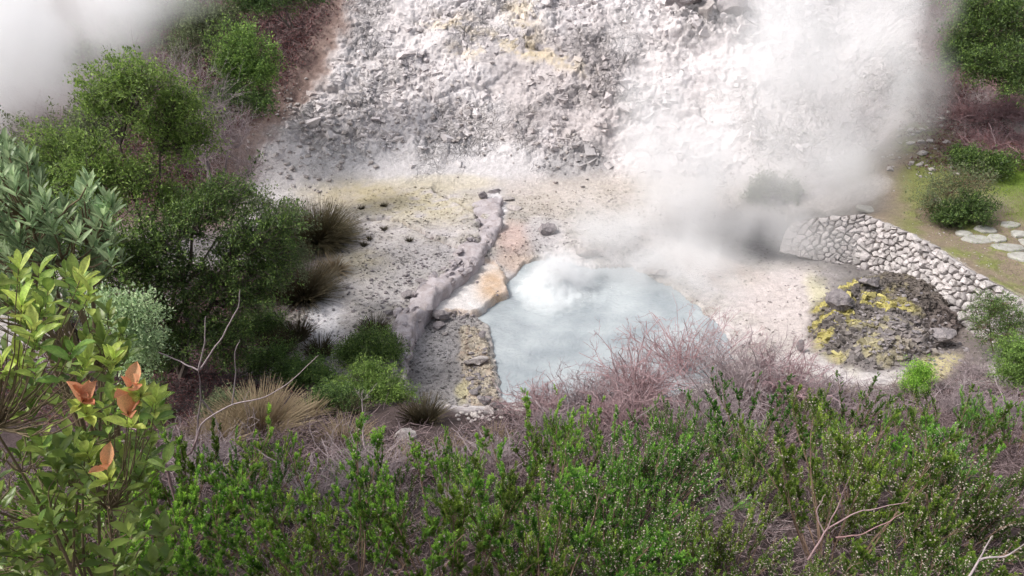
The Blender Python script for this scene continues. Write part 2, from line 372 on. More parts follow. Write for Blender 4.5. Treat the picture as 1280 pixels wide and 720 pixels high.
# detailed rock relief
idx = np.where((Y > 24.5) & (Y < 40) & (np.abs(X) < 15))[0]
pr = P3[idx].copy(); pr += .35*np.c_[fbm(pr, .8, 3, 41), fbm(pr, .8, 3, 51), fbm(pr, .8, 3, 61)]
dip = pr@np.array([[1, 0, 0], [0, 1, 0], [.18, .3, 1]]).T
u_, v_ = U[idx], Vp[idx]
rightish = ss(560, 740, u_)
pw = pr + .10*np.c_[fbm(pr, 3, 2, 43), fbm(pr, 3, 2, 53), fbm(pr, 3, 2, 63)]
fA, eA = facets(pw*np.array([1, 1, 1.5]), .75, 5, 1.6); fB, eB = facets(pw*np.array([1, 1, 1.8])+3, 1.9, 18, 1.8); fC, eC = facets(pw*np.array([1, 1, 1.5])+9, 4.6, 28, 1.8); fD, eD = facets(pw*np.array([1, 1, 1.5])+5, 10.5, 38, 1.6)
strata = fbm(np.c_[dip[:, 0]*.3, dip[:, 1]*.3, dip[:, 2]*2.4], 1.2, 3, 71, ridged=True)
blk = np.clip((fbm(pr, .55, 3, 77)+.12)*2.6, 0, 1)                   # where the face is broken into blocks
blk = np.maximum(blk, ss(330, 400, u_)*ss(620, 520, u_)*ss(20, 90, v_)*ss(215, 170, v_))
rid = fbm(pr, .8, 4, 91)
rel = .45*rid + .02*fbm(pr, 3.5, 4, 99)
rel += (.3+.7*blk)*(.22*fA+.12*fB) + (.1+.9*blk)*(.09*fC) + (.3+.7*blk)*.045*fD
edge = np.clip(fbm(pr, 1.6, 2, 105)*1.6+.3, 0, 1)
rel -= blk*edge*(.22*ss(.05, .0, eA)+.16*ss(.06, 0, eB)+.06*ss(.08, 0, eC))
tl = dip[:, 2]*1.5 + .9*fbm(pr, .5, 3, 171) ; tf = tl-np.floor(tl); t2_ = dip[:, 2]*3.9 + 1.3*fbm(pr, .8, 3, 175); tg = t2_-np.floor(t2_)
lam = np.clip(fbm(pr, .6, 3, 181)*2.2+.45, 0, 1); rel += lam*(.35+.65*rightish)*(.24*(tf**1.6-.4)+.10*(tg**1.6-.4))
ca, cb_ = fbm(pr, .9, 4, 191), fbm(pr, 2.1, 4, 195); rel -= .20*ss(.035, .0, np.abs(ca))*np.clip(fbm(pr, .7, 2, 197)*3+.4, 0, 1) + .10*ss(.04, 0, np.abs(cb_))*np.clip(fbm(pr, 1.1, 2, 199)*3+.5, 0, 1)
rel += rightish*.08*strata
f1, g1 = np.abs(fA), np.abs(fB)
blkf = np.zeros(len(X)); blkf[idx] = blk
smooth_low = ss(180, 215, v_)*ss(760, 640, u_)                       # smooth washed apron at the foot
hollow = np.exp(-(((u_-725)/45)**2+((v_-205)/32)**2)); rel -= .45*hollow*(.5+rid)
knob = np.exp(-(((u_-735)/34)**2+((v_-170)/22)**2)); rel += .45*knob
bould = ss(820, 845, u_)*ss(950, 925, u_)*ss(66, 40, v_ + .15*(u_-880)); rel += bould*(.5*(1-f1*1.3)+.3*(1-g1))
rel *= crag[idx]*(1-.8*smooth_low)
REL = np.zeros(len(X)); REL[idx] = rel
Z0 = Z.copy()
Z = Z + step
Z += .05*n1 + .03*n2 + .008*n3
Z += (.16*n1+.10*n2)*(leftsoil+rightsoil)*rockm
cs = dist_line(X, Y, CHAN)
lower = ss(.03, -.10, gsd)*ss(12.2, 13.0, Y)
Z = Z - .42*lower*(1-ss(24, 25, Y))
Z = np.where(lower > .3, np.maximum(Z, .02+.02*n2), Z)
led = ss(.02, -.06, lsd); Z = Z*(1-led) + led*(.22+.05*n2+.012*n3 - .10*ss(-.25, 0, lsd)*0)
rim = ss(.02, -.10, rsd); Z = Z*(1-rim*.8)+rim*.8*(.2+.16*n2+.05*n3)
st = dist_line(wx, wy, STREAM); Z -= .14*ss(.16, .05, st)
ct = dist_line(wx, wy, CUT); Z += .28*ss(1.0, .12, ct)*ss(.0, .2, -1*(wx-np.interp(wy, [p[1] for p in CUT][::-1], [p[0] for p in CUT][::-1])))*.6
Z -= .22*ss(.22, .05, ct)
# mud cracks and rubble on the left flats
fl = (Y > 14) & (Y < 25.5) & (np.abs(X) < 8); ii = np.where(fl)[0]
a1, a2, aid = worley(np.c_[X, Y, Z0*0][ii]+.1*np.c_[n2, n3, n3][ii], 5.5, 33)
flatrub = np.zeros(len(X)); flatrub[ii] = (aid-.5)*.07 - .05*ss(.1, 0, a2-a1)
rubmask = np.clip((nA+.1)*3, 0, 1)*ss(-.02, .06, gsd)*ss(-.0, .1, psd)*(1-led)
Z += flatrub*rubmask
# sulphur mound right of the pool
mu_, mv_ = proj(X, Y, np.full(len(X), .5))
md = ((mu_-1108)/88)**2+((mv_-402)/58)**2 + .35*n1 + .2*n2
mound = ss(1.15, .45, md)*(1-terr); Z += mound*(.38+.22*fbm(P3, 2.2, 4, 101, ridged=True)+.08*fbm(P3, 7, 3, 103, ridged=True))
pit = np.exp(-(((mu_-1150)/22)**2+((mv_-420)/10)**2)); Z -= .5*pit
pit2 = np.exp(-(((mu_-985)/95)**2+((mv_-285)/26)**2)); Z -= .5*pit2*(1-terr)
nr = ss(.9, .05, psd)*(1-led)*(1-rim); Z = Z*(1-nr*.85)+(.07+.05*n2+.03*n3)*nr*.85
pl = ss(.04, -.22, psd); Z = Z*(1-pl)-.7*pl
Z = Z + REL*.5
XX = X.copy(); YY = Y - REL*.5                                      # push the relief out of the slope too
# ---- colours
def mixc(C, c, m): return C*(1-m[:, None]) + np.array(c)*m[:, None]
def blob(px, py, rx, ry, u=None, v=None, e=.35, ang=0):
    u = U if u is None else u; v = Vp if v is None else v; a = math.radians(ang); du, dv = u-px, v-py
    return ss(1+e, 1-e, np.hypot((du*math.cos(a)+dv*math.sin(a))/rx, (-du*math.sin(a)+dv*math.cos(a))/ry) + .35*n1 + .3*n2 + .08*n3)
C = np.tile(np.array([.55, .51, .50]), (len(X), 1))
C = mixc(C, (.58, .55, .55), np.clip(n1*1.4, 0, 1)); C = mixc(C, (.43, .395, .39), np.clip(-n2*1.6-.1, 0, .8))
C = mixc(C, (.45, .42, .42), np.clip(fbm(P3, 1.7, 5, 121)*2-.15, 0, .7)*rockm); flm = ss(27, 25, Y)*ss(12.5, 13.5, Y); C = mixc(C, (.36, .33, .29), flm*np.clip(.5+1.1*n1+.9*n2, 0, .9)); C = mixc(C, (.27, .25, .24), flm*np.clip(1.5*n3+.8*n2-.25, 0, .7)*ss(8, 5, X))
C = mixc(C, (.30, .26, .25), blob(700, 110, 85, 90)*.45); C = mixc(C, (.56, .54, .54), blob(540, 200, 170, 26)*.6)
C = mixc(C, (.56, .53, .53), blob(360, 235, 60, 22)*.6)
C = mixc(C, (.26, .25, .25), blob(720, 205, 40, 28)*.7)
for a in [(655, 62, 75, 11, .8, 18), (560, 25, 30, 11, .55, 0), (655, 30, 24, 30, .6, 0), (590, 62, 26, 12, .6, 0), (640, 8, 30, 8, .4, 0)]:
    C = mixc(C, (.52, .42, .24), blob(*a[:4], ang=a[5], e=.8)*a[4]*ss(-.25, .3, n2+.6*n3)*.75)
C = mixc(C, (.52, .46, .31), blob(500, 252, 100, 22, ang=6, e=.7)*.8*ss(-.6, .2, n2)); C = mixc(C, (.52, .43, .25), blob(450, 245, 60, 14, e=.7)*.5)
C = mixc(C, (.52, .46, .32), blob(560, 228, 60, 10)*.5); C = mixc(C, (.5, .44, .30), blob(455, 330, 40, 18)*.6); C = mixc(C, (.5, .45, .3), blob(470, 420, 26, 14)*.5)
C = mixc(C, (.46, .40, .34), blob(780, 250, 160, 30)*.5)
C = mixc(C, (.30, .285, .285), blob(520, 330, 55, 30)*.6); C = mixc(C, (.30, .285, .27), blob(460, 360, 40, 30)*.5)
spk = ss(.1, .5, fbm(np.c_[X, Y, Z], 11, 2, 141))
C = mixc(C, (.26, .245, .24), lower*.85*ss(-.0, -.25, gsd)); C = mixc(C, (.44, .42, .41), lower*blob(535, 425, 26, 30)*.5)
C = mixc(C, (.50, .43, .32), rim*.7); C = mixc(C, (.30, .22, .17), rim*np.clip(n3*2, 0, .6)); C = mixc(C, (.5, .45, .24), blob(578, 478, 10, 10)*.6); C = mixc(C, (.55, .50, .40), blob(640, 535, 40, 16)*.6)
C = mixc(C, (.20, .19, .19), spk*.45*ss(24, 22, Y)*(1-led)*ss(0, .1, psd))
C = mixc(C, (.60, .57, .55), led*1.); C = mixc(C, (.46, .29, .15), led*blob(614, 352, 20, 24, e=.5)*.85*(.7+.5*n2)); C = mixc(C, (.45, .30, .19), led*ss(-.12, 0, lsd)*.8)
C = mixc(C, (.50, .36, .31), blob(640, 300, 22, 24, e=.6)*.7); C = mixc(C, (.50, .40, .33), blob(650, 322, 28, 10)*.7); C = mixc(C, (.42, .40, .40), blob(680, 290, 22, 20)*.6)
C = mixc(C, (.62, .60, .61), blob(402, 405, 24, 40)*.9); C = mixc(C, (.58, .56, .57), blob(620, 262, 14, 24)*.9)
C = mixc(C, (.11, .08, .075), ss(.13, .05, st)*.7*ss(-.3, .3, n3)); 
C = mixc(C, (.17, .14, .12), ss(.2, .06, ct)*.7)
pitd = np.exp(-(((U-960)/150)**2+((Vp-290)/34)**2)); C = mixc(C, (.10, .10, .105), np.clip(pitd*1.3, 0, 1)*(1-terr*.5))  # dark wet rock of the pit, with its shadow painted into the colour
C = mixc(C, (.50, .44, .40), blob(900, 335, 90, 18, ang=20)*.8); C = mixc(C, (.52, .46, .44), blob(985, 385, 60, 55)*.8); C = mixc(C, (.55, .52, .30), blob(1040, 400, 16, 60, ang=-25)*.6)
mm = ss(1.5, .9, md)*(1-terr)
C = mixc(C, (.125, .11, .10), mm); C = mixc(C, (.09, .08, .08), mm*np.clip(-n2*2, 0, 1)); C = mixc(C, (.44, .39, .13), ss(1.4, .8, md)*ss(-.07, .16, fbm(P3, 2.3, 5, 151)+.22*n3)*(1-terr)*ss(1170, 1120, mu_)*.9)
C = mixc(C, (.13, .11, .095), blob(1140, 360, 95, 42, ang=32)*.9*(1-terr)); C = mixc(C, (.15, .12, .11), blob(1185, 440, 60, 40)*.8*(1-terr)); C = mixc(C, (.30, .27, .26), blob(1130, 440, 70, 26)*.5*(1-terr))
C = mixc(C, (.18, .17, .165), blob(1060, 345, 40, 18)*.6*(1-terr)); C = mixc(C, (.50, .44, .24), blob(1165, 462, 40, 14, ang=-25)*.8); C = mixc(C, (.5, .45, .4), blob(1120, 500, 60, 18)*.6)
# terrace: trodden earth and grass
tm = terr*far*ss(0, -.3, tsd)
C = mixc(C, (.22, .175, .125), tm*ss(930, 1130, U)); C = mixc(C, (.17, .20, .05), tm*ss(1090, 1140, U)*ss(-.2, .3, n1+.5*n2)*.85)
C = mixc(C, (.15, .24, .03), ss(1215, 1245, U+20*n2)*ss(215, 235, Vp)*ss(300, 270, Vp)*.9*ss(-.6, .0, n2+.3))
C = mixc(C, (.33, .27, .23), blob(1215, 300, 40, 14)*tm*.4)
C = mixc(C, (.5, .46, .43), blob(1050, 262, 60, 10, ang=12)*.8)
# soils
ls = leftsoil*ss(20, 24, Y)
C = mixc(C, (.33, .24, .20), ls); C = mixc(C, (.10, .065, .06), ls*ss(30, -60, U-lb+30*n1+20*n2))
C = mixc(C, (.14, .085, .08), rightsoil*rockm); C = mixc(C, (.20, .16, .15), rightsoil*ss(17, 20, Y)*(1-rockm)*(1-tm)*.7)
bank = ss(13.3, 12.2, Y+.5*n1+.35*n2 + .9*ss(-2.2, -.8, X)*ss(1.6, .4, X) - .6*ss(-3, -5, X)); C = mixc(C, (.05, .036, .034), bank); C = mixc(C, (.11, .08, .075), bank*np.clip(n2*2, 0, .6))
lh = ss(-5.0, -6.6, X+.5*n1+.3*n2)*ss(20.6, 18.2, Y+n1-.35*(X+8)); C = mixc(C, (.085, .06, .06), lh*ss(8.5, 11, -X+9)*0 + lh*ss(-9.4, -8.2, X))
C *= (1+.12*n3[:, None]); C *= np.where(rockm[:, None]*(1-ls[:, None]) > 0, 1, 1)*np.array([.985, .985, 1.0]); C *= (1+.13*(crag*(1-ls)))[:, None]; C = np.clip(C, .02, .8)
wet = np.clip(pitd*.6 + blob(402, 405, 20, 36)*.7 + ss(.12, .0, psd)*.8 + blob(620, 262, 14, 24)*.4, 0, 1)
CRG = np.clip(crag*np.clip(.35+fbm(P3, .5, 3, 77)*2, 0, 1), 0, 1)
Zg = Z.reshape(ny, nx)
def hgt(x, y): return bil(GX, GY, Zg, x, y)
def hit(px, py):                    # where the pixel ray meets the ground
    d = raydir(px, py); t = np.arange(2, 70, .04); p = d[None]*t[:, None]; z = p[:, 2]+CZ
    k = np.argmax(z < hgt(p[:, 0], p[:, 1])); q = p[k]; return np.array([q[0], q[1], float(hgt(q[0], q[1]))])
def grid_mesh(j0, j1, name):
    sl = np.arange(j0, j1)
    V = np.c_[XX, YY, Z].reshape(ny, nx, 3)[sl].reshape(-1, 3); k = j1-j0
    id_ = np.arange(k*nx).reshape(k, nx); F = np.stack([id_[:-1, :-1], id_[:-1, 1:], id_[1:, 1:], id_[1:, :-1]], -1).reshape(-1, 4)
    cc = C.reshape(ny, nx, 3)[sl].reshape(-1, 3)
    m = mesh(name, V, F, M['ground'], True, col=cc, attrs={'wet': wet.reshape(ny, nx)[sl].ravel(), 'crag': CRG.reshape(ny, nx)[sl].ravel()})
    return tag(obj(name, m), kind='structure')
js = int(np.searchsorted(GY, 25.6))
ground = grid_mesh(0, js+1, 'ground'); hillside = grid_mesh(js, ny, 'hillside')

# ------------------------------------------------------------------ water of the boiling pool
wm = bpy.data.materials.new('milky_water'); wm.use_nodes = True; _n = wm.node_tree.nodes; _l = wm.node_tree.links; _b = _n['Principled BSDF']
_b.inputs['Roughness'].default_value = .14; _b.inputs['Specular IOR Level'].default_value = .5
_tc = _n.new('ShaderNodeTexCoord'); _t = _n.new('ShaderNodeTexNoise'); _t.inputs['Scale'].default_value = .8; _t.inputs['Detail'].default_value = 4; _l.new(_tc.outputs['Object'], _t.inputs['Vector'])
_r = _n.new('ShaderNodeValToRGB'); _r.color_ramp.elements[0].color = (.27, .305, .325, 1); _r.color_ramp.elements[1].color = (.41, .445, .46, 1); _r.color_ramp.elements[0].position = .35; _r.color_ramp.elements[1].position = .65
_l.new(_t.outputs['Fac'], _r.inputs[0])
_fa = _n.new('ShaderNodeAttribute'); _fa.attribute_name = 'foam'; _mx = _n.new('ShaderNodeMix'); _mx.data_type = 'RGBA'; _l.new(_fa.outputs['Fac'], _mx.inputs[0]); _l.new(_r.outputs[0], _mx.inputs[6]); _mx.inputs[7].default_value = (.68, .72, .73, 1)
_l.new(_mx.outputs[2], _b.inputs['Base Color'])
_t2 = _n.new('ShaderNodeTexNoise'); _t2.inputs['Scale'].default_value = 9; _t2.inputs['Detail'].default_value = 6; _l.new(_tc.outputs['Object'], _t2.inputs['Vector'])
_bp = _n.new('ShaderNodeBump'); _bp.inputs['Distance'].default_value = .03; _l.new(_t2.outputs['Fac'], _bp.inputs['Height']); _l.new(_bp.outputs[0], _b.inputs['Normal'])
M['water'] = wm
pp = np.array(POOL); gx = np.arange(pp[:, 0].min()-.6, pp[:, 0].max()+.6, .035); gy = np.arange(pp[:, 1].min()-.6, pp[:, 1].max()+.6, .035)
wX, wY = np.meshgrid(gx, gy); wX, wY = wX.ravel(), wY.ravel(); wp = np.c_[wX, wY, wX*0]
BUB = PZ(694, 362, 0); bd = np.hypot(wX-BUB[0], (wY-BUB[1]))
wn = fbm(wp, 2.2, 4, 201); wr = fbm(wp, 7, 3, 207)
ring = np.sin(bd*9+wn*2)*np.exp(-bd/1.4)
heap = np.exp(-(bd/.5)**2)
wZ = .012*wn + .012*wr*np.exp(-bd/1.8) + .02*ring*(bd > .3) + heap*(.34+.10*wn+.12*wr) + .06*np.exp(-(bd/.85)**2)*(1+wn+1.2*wr)
foam = np.clip(ss(1.5, .4, bd+.35*wn+.12*wr)*1.1, 0, 1)
idg = np.arange(len(wX)).reshape(len(gy), len(gx)); F = np.stack([idg[:-1, :-1], idg[:-1, 1:], idg[1:, 1:], idg[1:, :-1]], -1).reshape(-1, 4)
tag(obj('water', mesh('water', np.c_[wX, wY, wZ], F, wm, True, attrs={'foam': foam})), kind='structure')

# ------------------------------------------------------------------ dry-stone retaining wall, stone by stone
def clip_cell(poly, a, b):          # keep the part of a convex polygon nearer to a than to b
    m = (a+b)/2; n = b-a; out = []
    for k in range(len(poly)):
        p, q = poly[k], poly[(k+1) % len(poly)]; dp, dq = (p-m)@n, (q-m)@n
        if dp <= 0: out.append(p)
        if dp*dq < 0: out.append(p+(q-p)*dp/(dp-dq))
    return out
def stone_geo(poly, depth, bev, rs, rough=.02):
    """rounded stone from a convex outline: local x,y in the face plane, z out of it"""
    p = np.array(poly); c = p.mean(0); n = len(p)
    q = []                            # soften the outline: cut the corners
    for k in range(n):
        a, b = p[k-1]-p[k], p[(k+1) % n]-p[k]; q += [p[k]+a*.13, p[k]+b*.13]
    q = np.array(q); n = len(q); q = q + rs.normal(0, rough*.5, q.shape)
    def ringv(s, z): return np.c_[c+(q-c)*s, np.full(n, z)+rs.normal(0, rough*.35, n)]
    V = np.r_[ringv(.97, -depth), ringv(1.0, -bev*1.6), ringv(.95, -bev*.3), ringv(.80, bev*.5), [[*c, bev*.6+rs.normal(0, rough)]]]
    F = []
    for r in range(3):
        for k in range(n): F.append([r*n+k, r*n+(k+1) % n, (r+1)*n+(k+1) % n, (r+1)*n+k])
    for k in range(n): F.append([3*n+k, 3*n+(k+1) % n, 4*n, 4*n])
    return V, np.array(F)
def g2m(name, V, F, m, smooth=False):
    g = Geo(); g.add(V, F); return g.mesh(name, m, smooth)
wall = tag(empty('stone_wall', (WALL_TOP[3][0], WALL_TOP[3][1], .3)), 'pale dry-stone retaining wall of fitted boulders curving beside the sulphur mound', 'wall')
wt = np.array([(p[0], p[1]) for p in WALL_TOP]+[(14.0, 13.4)]); seg = np.hypot(*np.diff(wt, axis=0).T); sl = np.r_[0, np.cumsum(seg)]; WL = sl[-1]
def wall_pt(s, h, out=0.):          # s along the wall, h 0..1 up its battered face
    x = np.interp(s, sl, wt[:, 0]); y = np.interp(s, sl, wt[:, 1]); e = .3
    tx = np.interp(s+e, sl, wt[:, 0])-np.interp(s-e, sl, wt[:, 0]); ty = np.interp(s+e, sl, wt[:, 1])-np.interp(s-e, sl, wt[:, 1]); L = math.hypot(tx, ty); nx_, ny_ = ty/L, -tx/L
    if nx_*(-1)+ny_*(-.4) < 0: nx_, ny_ = -nx_, -ny_
    zt = np.interp(s, [0, .9, 1.8, WL*.8, WL], [1.0, 1.4, 1.60, 1.62, 1.5]); zb = .12
    off = .10+.42*(1-h)+out
    return np.array([x+nx_*off, y+ny_*off, zb+(zt-zb)*h]), np.array([nx_, ny_, .3])
rs = np.random.default_rng(5); H_ = 1.5
sites = []
s_ = .1
while s_ < WL:
    row = 0
    h = .02
    while h < H_:
        sz = rs.choice([.09, .14, .21, .32], p=[.28, .37, .22, .13]); ok = True
        c = np.array([s_+rs.uniform(-.12, .12), h+rs.uniform(-.06, .06)])
        for q, r in sites[-90:]:
            if np.linalg.norm((q-c)*[.85, 1.15]) < (r+sz)*.52: ok = False; break
        if ok: sites.append((c, sz))
        h += .09
    s_ += .085
sp = np.array([q for q, r in sites])
back = Geo()
ks = np.linspace(0, WL, 60); bv = []
for s_ in ks:
    for h in (0, .5, 1.0): p, n_ = wall_pt(s_, h, -.09); bv.append(p)
idb = np.arange(len(bv)).reshape(len(ks), 3); back.add(bv, np.stack([idb[:-1, :-1], idb[1:, :-1], idb[1:, 1:], idb[:-1, 1:]], -1).reshape(-1, 4))
M['joint'] = mat('wall_joint_earth', (.20, .175, .16), .95, .1, bump=.03, bscale=12)
obj('wall_core', back.mesh('wall_core', M['joint']), wall).matrix_parent_inverse = __import__('mathutils').Matrix.Translation(-wall.location)
order = np.argsort(sp[:, 0]); nst = 0; extra = Geo()
for k in order:
    c = sp[k]; poly = [c+np.array(v) for v in ((-.26, -.2), (.26, -.2), (.26, .2), (-.26, .2))]
    near = np.argsort(np.linalg.norm(sp-c, axis=1))[1:14]
    for j in near: poly = clip_cell(poly, c, sp[j])
    poly = [np.array([v[0], min(max(v[1], 0), H_+.03)]) for v in poly]
    if len(poly) < 3: continue
    pa = np.array(poly); cc_ = pa.mean(0); pa = cc_+(pa-cc_)*(1-.014/max(.06, np.linalg.norm(pa-cc_, axis=1).mean()))
    o, n_ = wall_pt(c[0], min(c[1]/H_, 1.0), rs.uniform(-.05, .06))
    V, F = stone_geo([tuple(v-c) for v in pa], .16, .038, rs, .026)
    p1, _ = wall_pt(c[0]+.1, c[1]/H_); p0, _ = wall_pt(c[0]-.1, c[1]/H_); ax = norm(p1-p0); ay, _ = wall_pt(c[0], min(1, c[1]/H_+.1)); ay0, _ = wall_pt(c[0], min(1, c[1]/H_+.1)-.2); ay = norm(ay-ay0); az = np.cross(ax, ay)
    if az[0] > 0: az = -az
    R = np.stack([ax, ay, az]); th = rs.normal(0, .10, 2); V2 = V.copy(); V2[:, 2] += V[:, 0]*th[0]+V[:, 1]*th[1]
    W = V2@R
    vis = c[0] > .0
    if nst < 300 and vis:
        ob = obj('stone', g2m('stone', W, F, M['stone'], False), wall); ob.location = Vector(o)-wall.location; nst += 1
    else: extra.add(W+o, F)
if extra.n:
    e_ = obj('stone_row', extra.mesh('stone_row', M['stone']), wall); e_.location = -wall.location; e_['kind'] = 'stuff'

# ------------------------------------------------------------------ rocks
def rock_mesh(name, m, seed, sub=3, sq=(1, .8, .6), rough=.3, cuts=11):
    import bmesh
    bm = bmesh.new(); bmesh.ops.create_icosphere(bm, subdivisions=sub, radius=1); v = np.array([q.co[:] for q in bm.verts]); f = np.array([[a.index for a in q.verts] for q in bm.faces]); bm.free()
    r = np.random.default_rng(seed)
    for k in range(cuts):            # flat broken faces
        n_ = norm(r.normal(size=3)); d = r.uniform(.35, .75); s = v@n_-d; v = v-np.maximum(s, 0)[:, None]*n_*.99
    v = v*(1+rough*.5*fbm(v+seed, 1.5, 3, seed)[:, None])+.02*rng.normal(size=v.shape)*0; v = v*np.array(sq)
    v += .10*np.c_[fbm(v+seed, 3, 4, 1), fbm(v+seed, 3, 4, 2), fbm(v+seed, 3, 4, 3)]
    return mesh(name, v, f, m, False)
def rock(name, label, cat, px, py, size, sq=(1, .8, .55), m='rock', rz=0, seed=1, tilt=(0, 0), group=None, sink=.3, sub=3):
    p = hit(px, py); me = rock_mesh(name, M[m], seed, sub+(size > .2 and sub < 4), sq); o = obj(name, me); o.scale = (size,)*3
    o.location = (p[0], p[1], p[2]+size*sq[2]*(1-sink)); o.rotation_euler = (tilt[0], tilt[1], rz); return tag(o, label, cat, group)
rock('rock', 'dark grey wedge-shaped rock at the top of the gravel basin', 'rock', 553, 398, .30, (1, .6, .5), rz=.1, seed=3, tilt=(.1, .1))
rock('rock', 'brown flat rock just below the dark wedge-shaped rock', 'rock', 548, 411, .27, (1, .6, .4), rz=.5, seed=4)
rock('rock', 'small pale rock against the channel wall above the gravel basin', 'rock', 526, 399, .17, (1, .8, .8), 'paleR', seed=5)
rock('rock', 'small pale stone between the gravel basin and the pool rim rocks', 'rock', 557, 419, .10, (1, .8, .6), 'paleR', seed=6)
rock('rock', 'grey flat-topped rock on the flats left of the channel bend', 'rock', 508, 372, .28, (1, .8, .4), seed=7)
rock('rock', 'dark layered rock left of the channel wall bend', 'rock', 530, 356, .30, (1, .5, .35), rz=-.2, seed=8)
rock('rock', 'small dark rock above the rush tuft beside the channel wall', 'rock', 486, 394, .14, seed=9)
rock('rock', 'orange-topped slab rock on the pool rim with a dark hollow under it', 'rock', 596, 456, .36, (1, .55, .35), 'paleR', rz=.5, seed=10, tilt=(-.2, .1))
rock('rock', 'round grey rock at the upper end of the pool rim rocks', 'rock', 603, 421, .15, (1, .9, .9), seed=11)
rock('rock', 'dark grey rock at the lower left corner of the pool', 'rock', 608, 505, .22, (1, .8, .6), seed=12)
rock('rock', 'bluish grey rock touching the lower left corner of the pool', 'rock', 620, 512, .18, (1, .8, .8), seed=13)
rock('rock', 'grey rock beside the lower pool rim above the dark corner rock', 'rock', 593, 492, .13, seed=14)
rock('rock_slab', 'long dark slanting slab at the head of the channel', 'rock slab', 618, 240, .42, (1, .28, .16), rz=.35, seed=15, tilt=(0, -.15))
rock('rock_slab', 'flat pinkish slab right of the slanting slab at the channel head', 'rock slab', 634, 249, .36, (1, .6, .25), 'paleR', rz=.1, seed=16)
rock('rock', 'dark broken rock under the slanting slab at the channel head', 'rock', 605, 250, .26, (1, .7, .7), seed=17)
rock('rock_slab', 'pale square slab below the pinkish slab at the channel head', 'rock slab', 645, 262, .34, (1, .7, .25), 'paleR', rz=-.4, seed=18)
rock('rock', 'brown hollowed rock in the steam above the pink ground patch', 'rock', 680, 292, .38, (1, .8, .6), seed=19)
rock('rock', 'pale ochre rock at the far edge of the pool', 'rock', 738, 322, .5, (1, .5, .35), 'paleR', seed=20)
rock('rock', 'low ochre rock on the far shore right of the boiling water', 'rock', 822, 345, .36, (1, .5, .35), 'paleR', seed=21)
rock('rock', 'dark blackened rock on the left shoulder of the sulphur mound', 'rock', 1048, 385, .42, (.8, .7, .75), seed=22, sub=4)
rock('rock', 'grey lumpy rock on top of the sulphur mound', 'rock', 1088, 360, .34, (1, .7, .6), seed=23, sub=4)
rock('rock', 'dark brown rock at the right foot of the sulphur mound', 'rock', 1176, 425, .36, (1, .7, .6), seed=24)
rock('rock', 'narrow upright dark rock on the shore behind the dead brush', 'rock', 1000, 440, .17, (.7, .6, 1.3), seed=25)
rock('rock', 'pale rock half hidden in dry grass left of the pool corner', 'rock', 513, 556, .26, (1, .8, .7), 'paleR', seed=26)
for i, (px, py, sz, q, lab) in enumerate([(855, 18, 1.1, (1, .7, .8), 'leftmost big grey boulder at the top of the rock face'), (883, 28, .62, (.8, .7, .95), 'rounded pale boulder in the middle of the boulders atop the rock face'),
      (912, 22, .75, (.8, .7, .9), 'rightmost big grey boulder at the top of the rock face'), (873, 2, .6, (1, .8, .8), 'grey boulder behind the pale rounded one atop the rock face'), (840, -6, .8, (1, .8, .8), 'upper left grey boulder cut by the top of the picture')]):
    rock('boulder', lab, 'boulder', px, py, sz, q, 'rock' if i != 1 else 'paleR', seed=40+i, sub=4, group='boulders at the top of the rock face')
# scattered small stones: nobody could count them
def scatter_stones(name, pts, size, m, label, seed=0, par=None):
    g = Geo(); protos = []
    for k in range(6):
        me = rock_mesh('p', None, 200+k, 1, (1, .8, .6)); v = np.zeros(len(me.vertices)*3, np.float32); me.vertices.foreach_get('co', v); v = v.reshape(-1, 3); f = np.array([p.vertices[:] for p in me.polygons]); protos.append((v, f)); bpy.data.meshes.remove(me)
    r = np.random.default_rng(seed)
    for i, p in enumerate(pts):
        v, f = protos[i % 6]; a = r.uniform(0, 6.3); c_, s_ = math.cos(a), math.sin(a); sc = size[i]
        g.add((v@np.array([[c_, s_, 0], [-s_, c_, 0], [0, 0, 1]]))*sc+np.array(p)+np.array([0, 0, sc*.25]), f)
    return tag(obj(name, g.mesh(name, M[m], False)), label, None, None, 'stuff')
def px_scatter(regs, seed):
    r = np.random.default_rng(seed); pts = []; sz = []
    for (px, py, rx, ry, n, s0, s1) in regs:
        for _ in range(n):
            a = r.normal(0, .5, 2); p = hit(px+a[0]*rx, py+a[1]*ry)
            if p[2] > .03 and not (p[1] > 12 and inside(np.array([p[0]]), np.array([p[1]]), POOL)[0]): pts.append(p); sz.append(s0+(s1-s0)*r.random()**3)
    return pts, sz
pts, sz = px_scatter([(480, 365, 45, 30, 130, .03, .10), (520, 330, 50, 25, 90, .03, .09), (465, 300, 30, 25, 40, .03, .08), (598, 470, 18, 45, 90, .03, .12), (540, 450, 30, 50, 90, .02, .06), (560, 410, 30, 14, 40, .03, .09), (420, 300, 20, 30, 30, .03, .09), (385, 400, 24, 30, 50, .02, .06), (512, 400, 10, 40, 60, .03, .13), (545, 362, 20, 12, 50, .03, .12), (600, 315, 14, 20, 30, .03, .10), (575, 395, 30, 8, 40, .03, .10), (620, 400, 8, 30, 20, .03, .1)], 3)
scatter_stones('rubble', pts, sz, 'rock', 'grey stone rubble scattered over the flats left of the pool')
pts, sz = px_scatter([(1105, 400, 80, 50, 420, .02, .11), (1160, 440, 60, 34, 260, .02, .10), (1040, 380, 20, 40, 60, .03, .09), (1150, 370, 60, 30, 60, .02, .06)], 4)
scatter_stones('rubble', pts, sz, 'rock', 'dark rubble strewn over the yellow sulphur mound')
pts, sz = px_scatter([(400, 185, 70, 60, 160, .05, .20), (360, 130, 30, 40, 60, .05, .14), (330, 200, 40, 30, 60, .04, .12), (560, 150, 160, 60, 200, .05, .18), (950, 190, 60, 40, 60, .05, .2), (700, 180, 70, 50, 60, .05, .2)], 5)
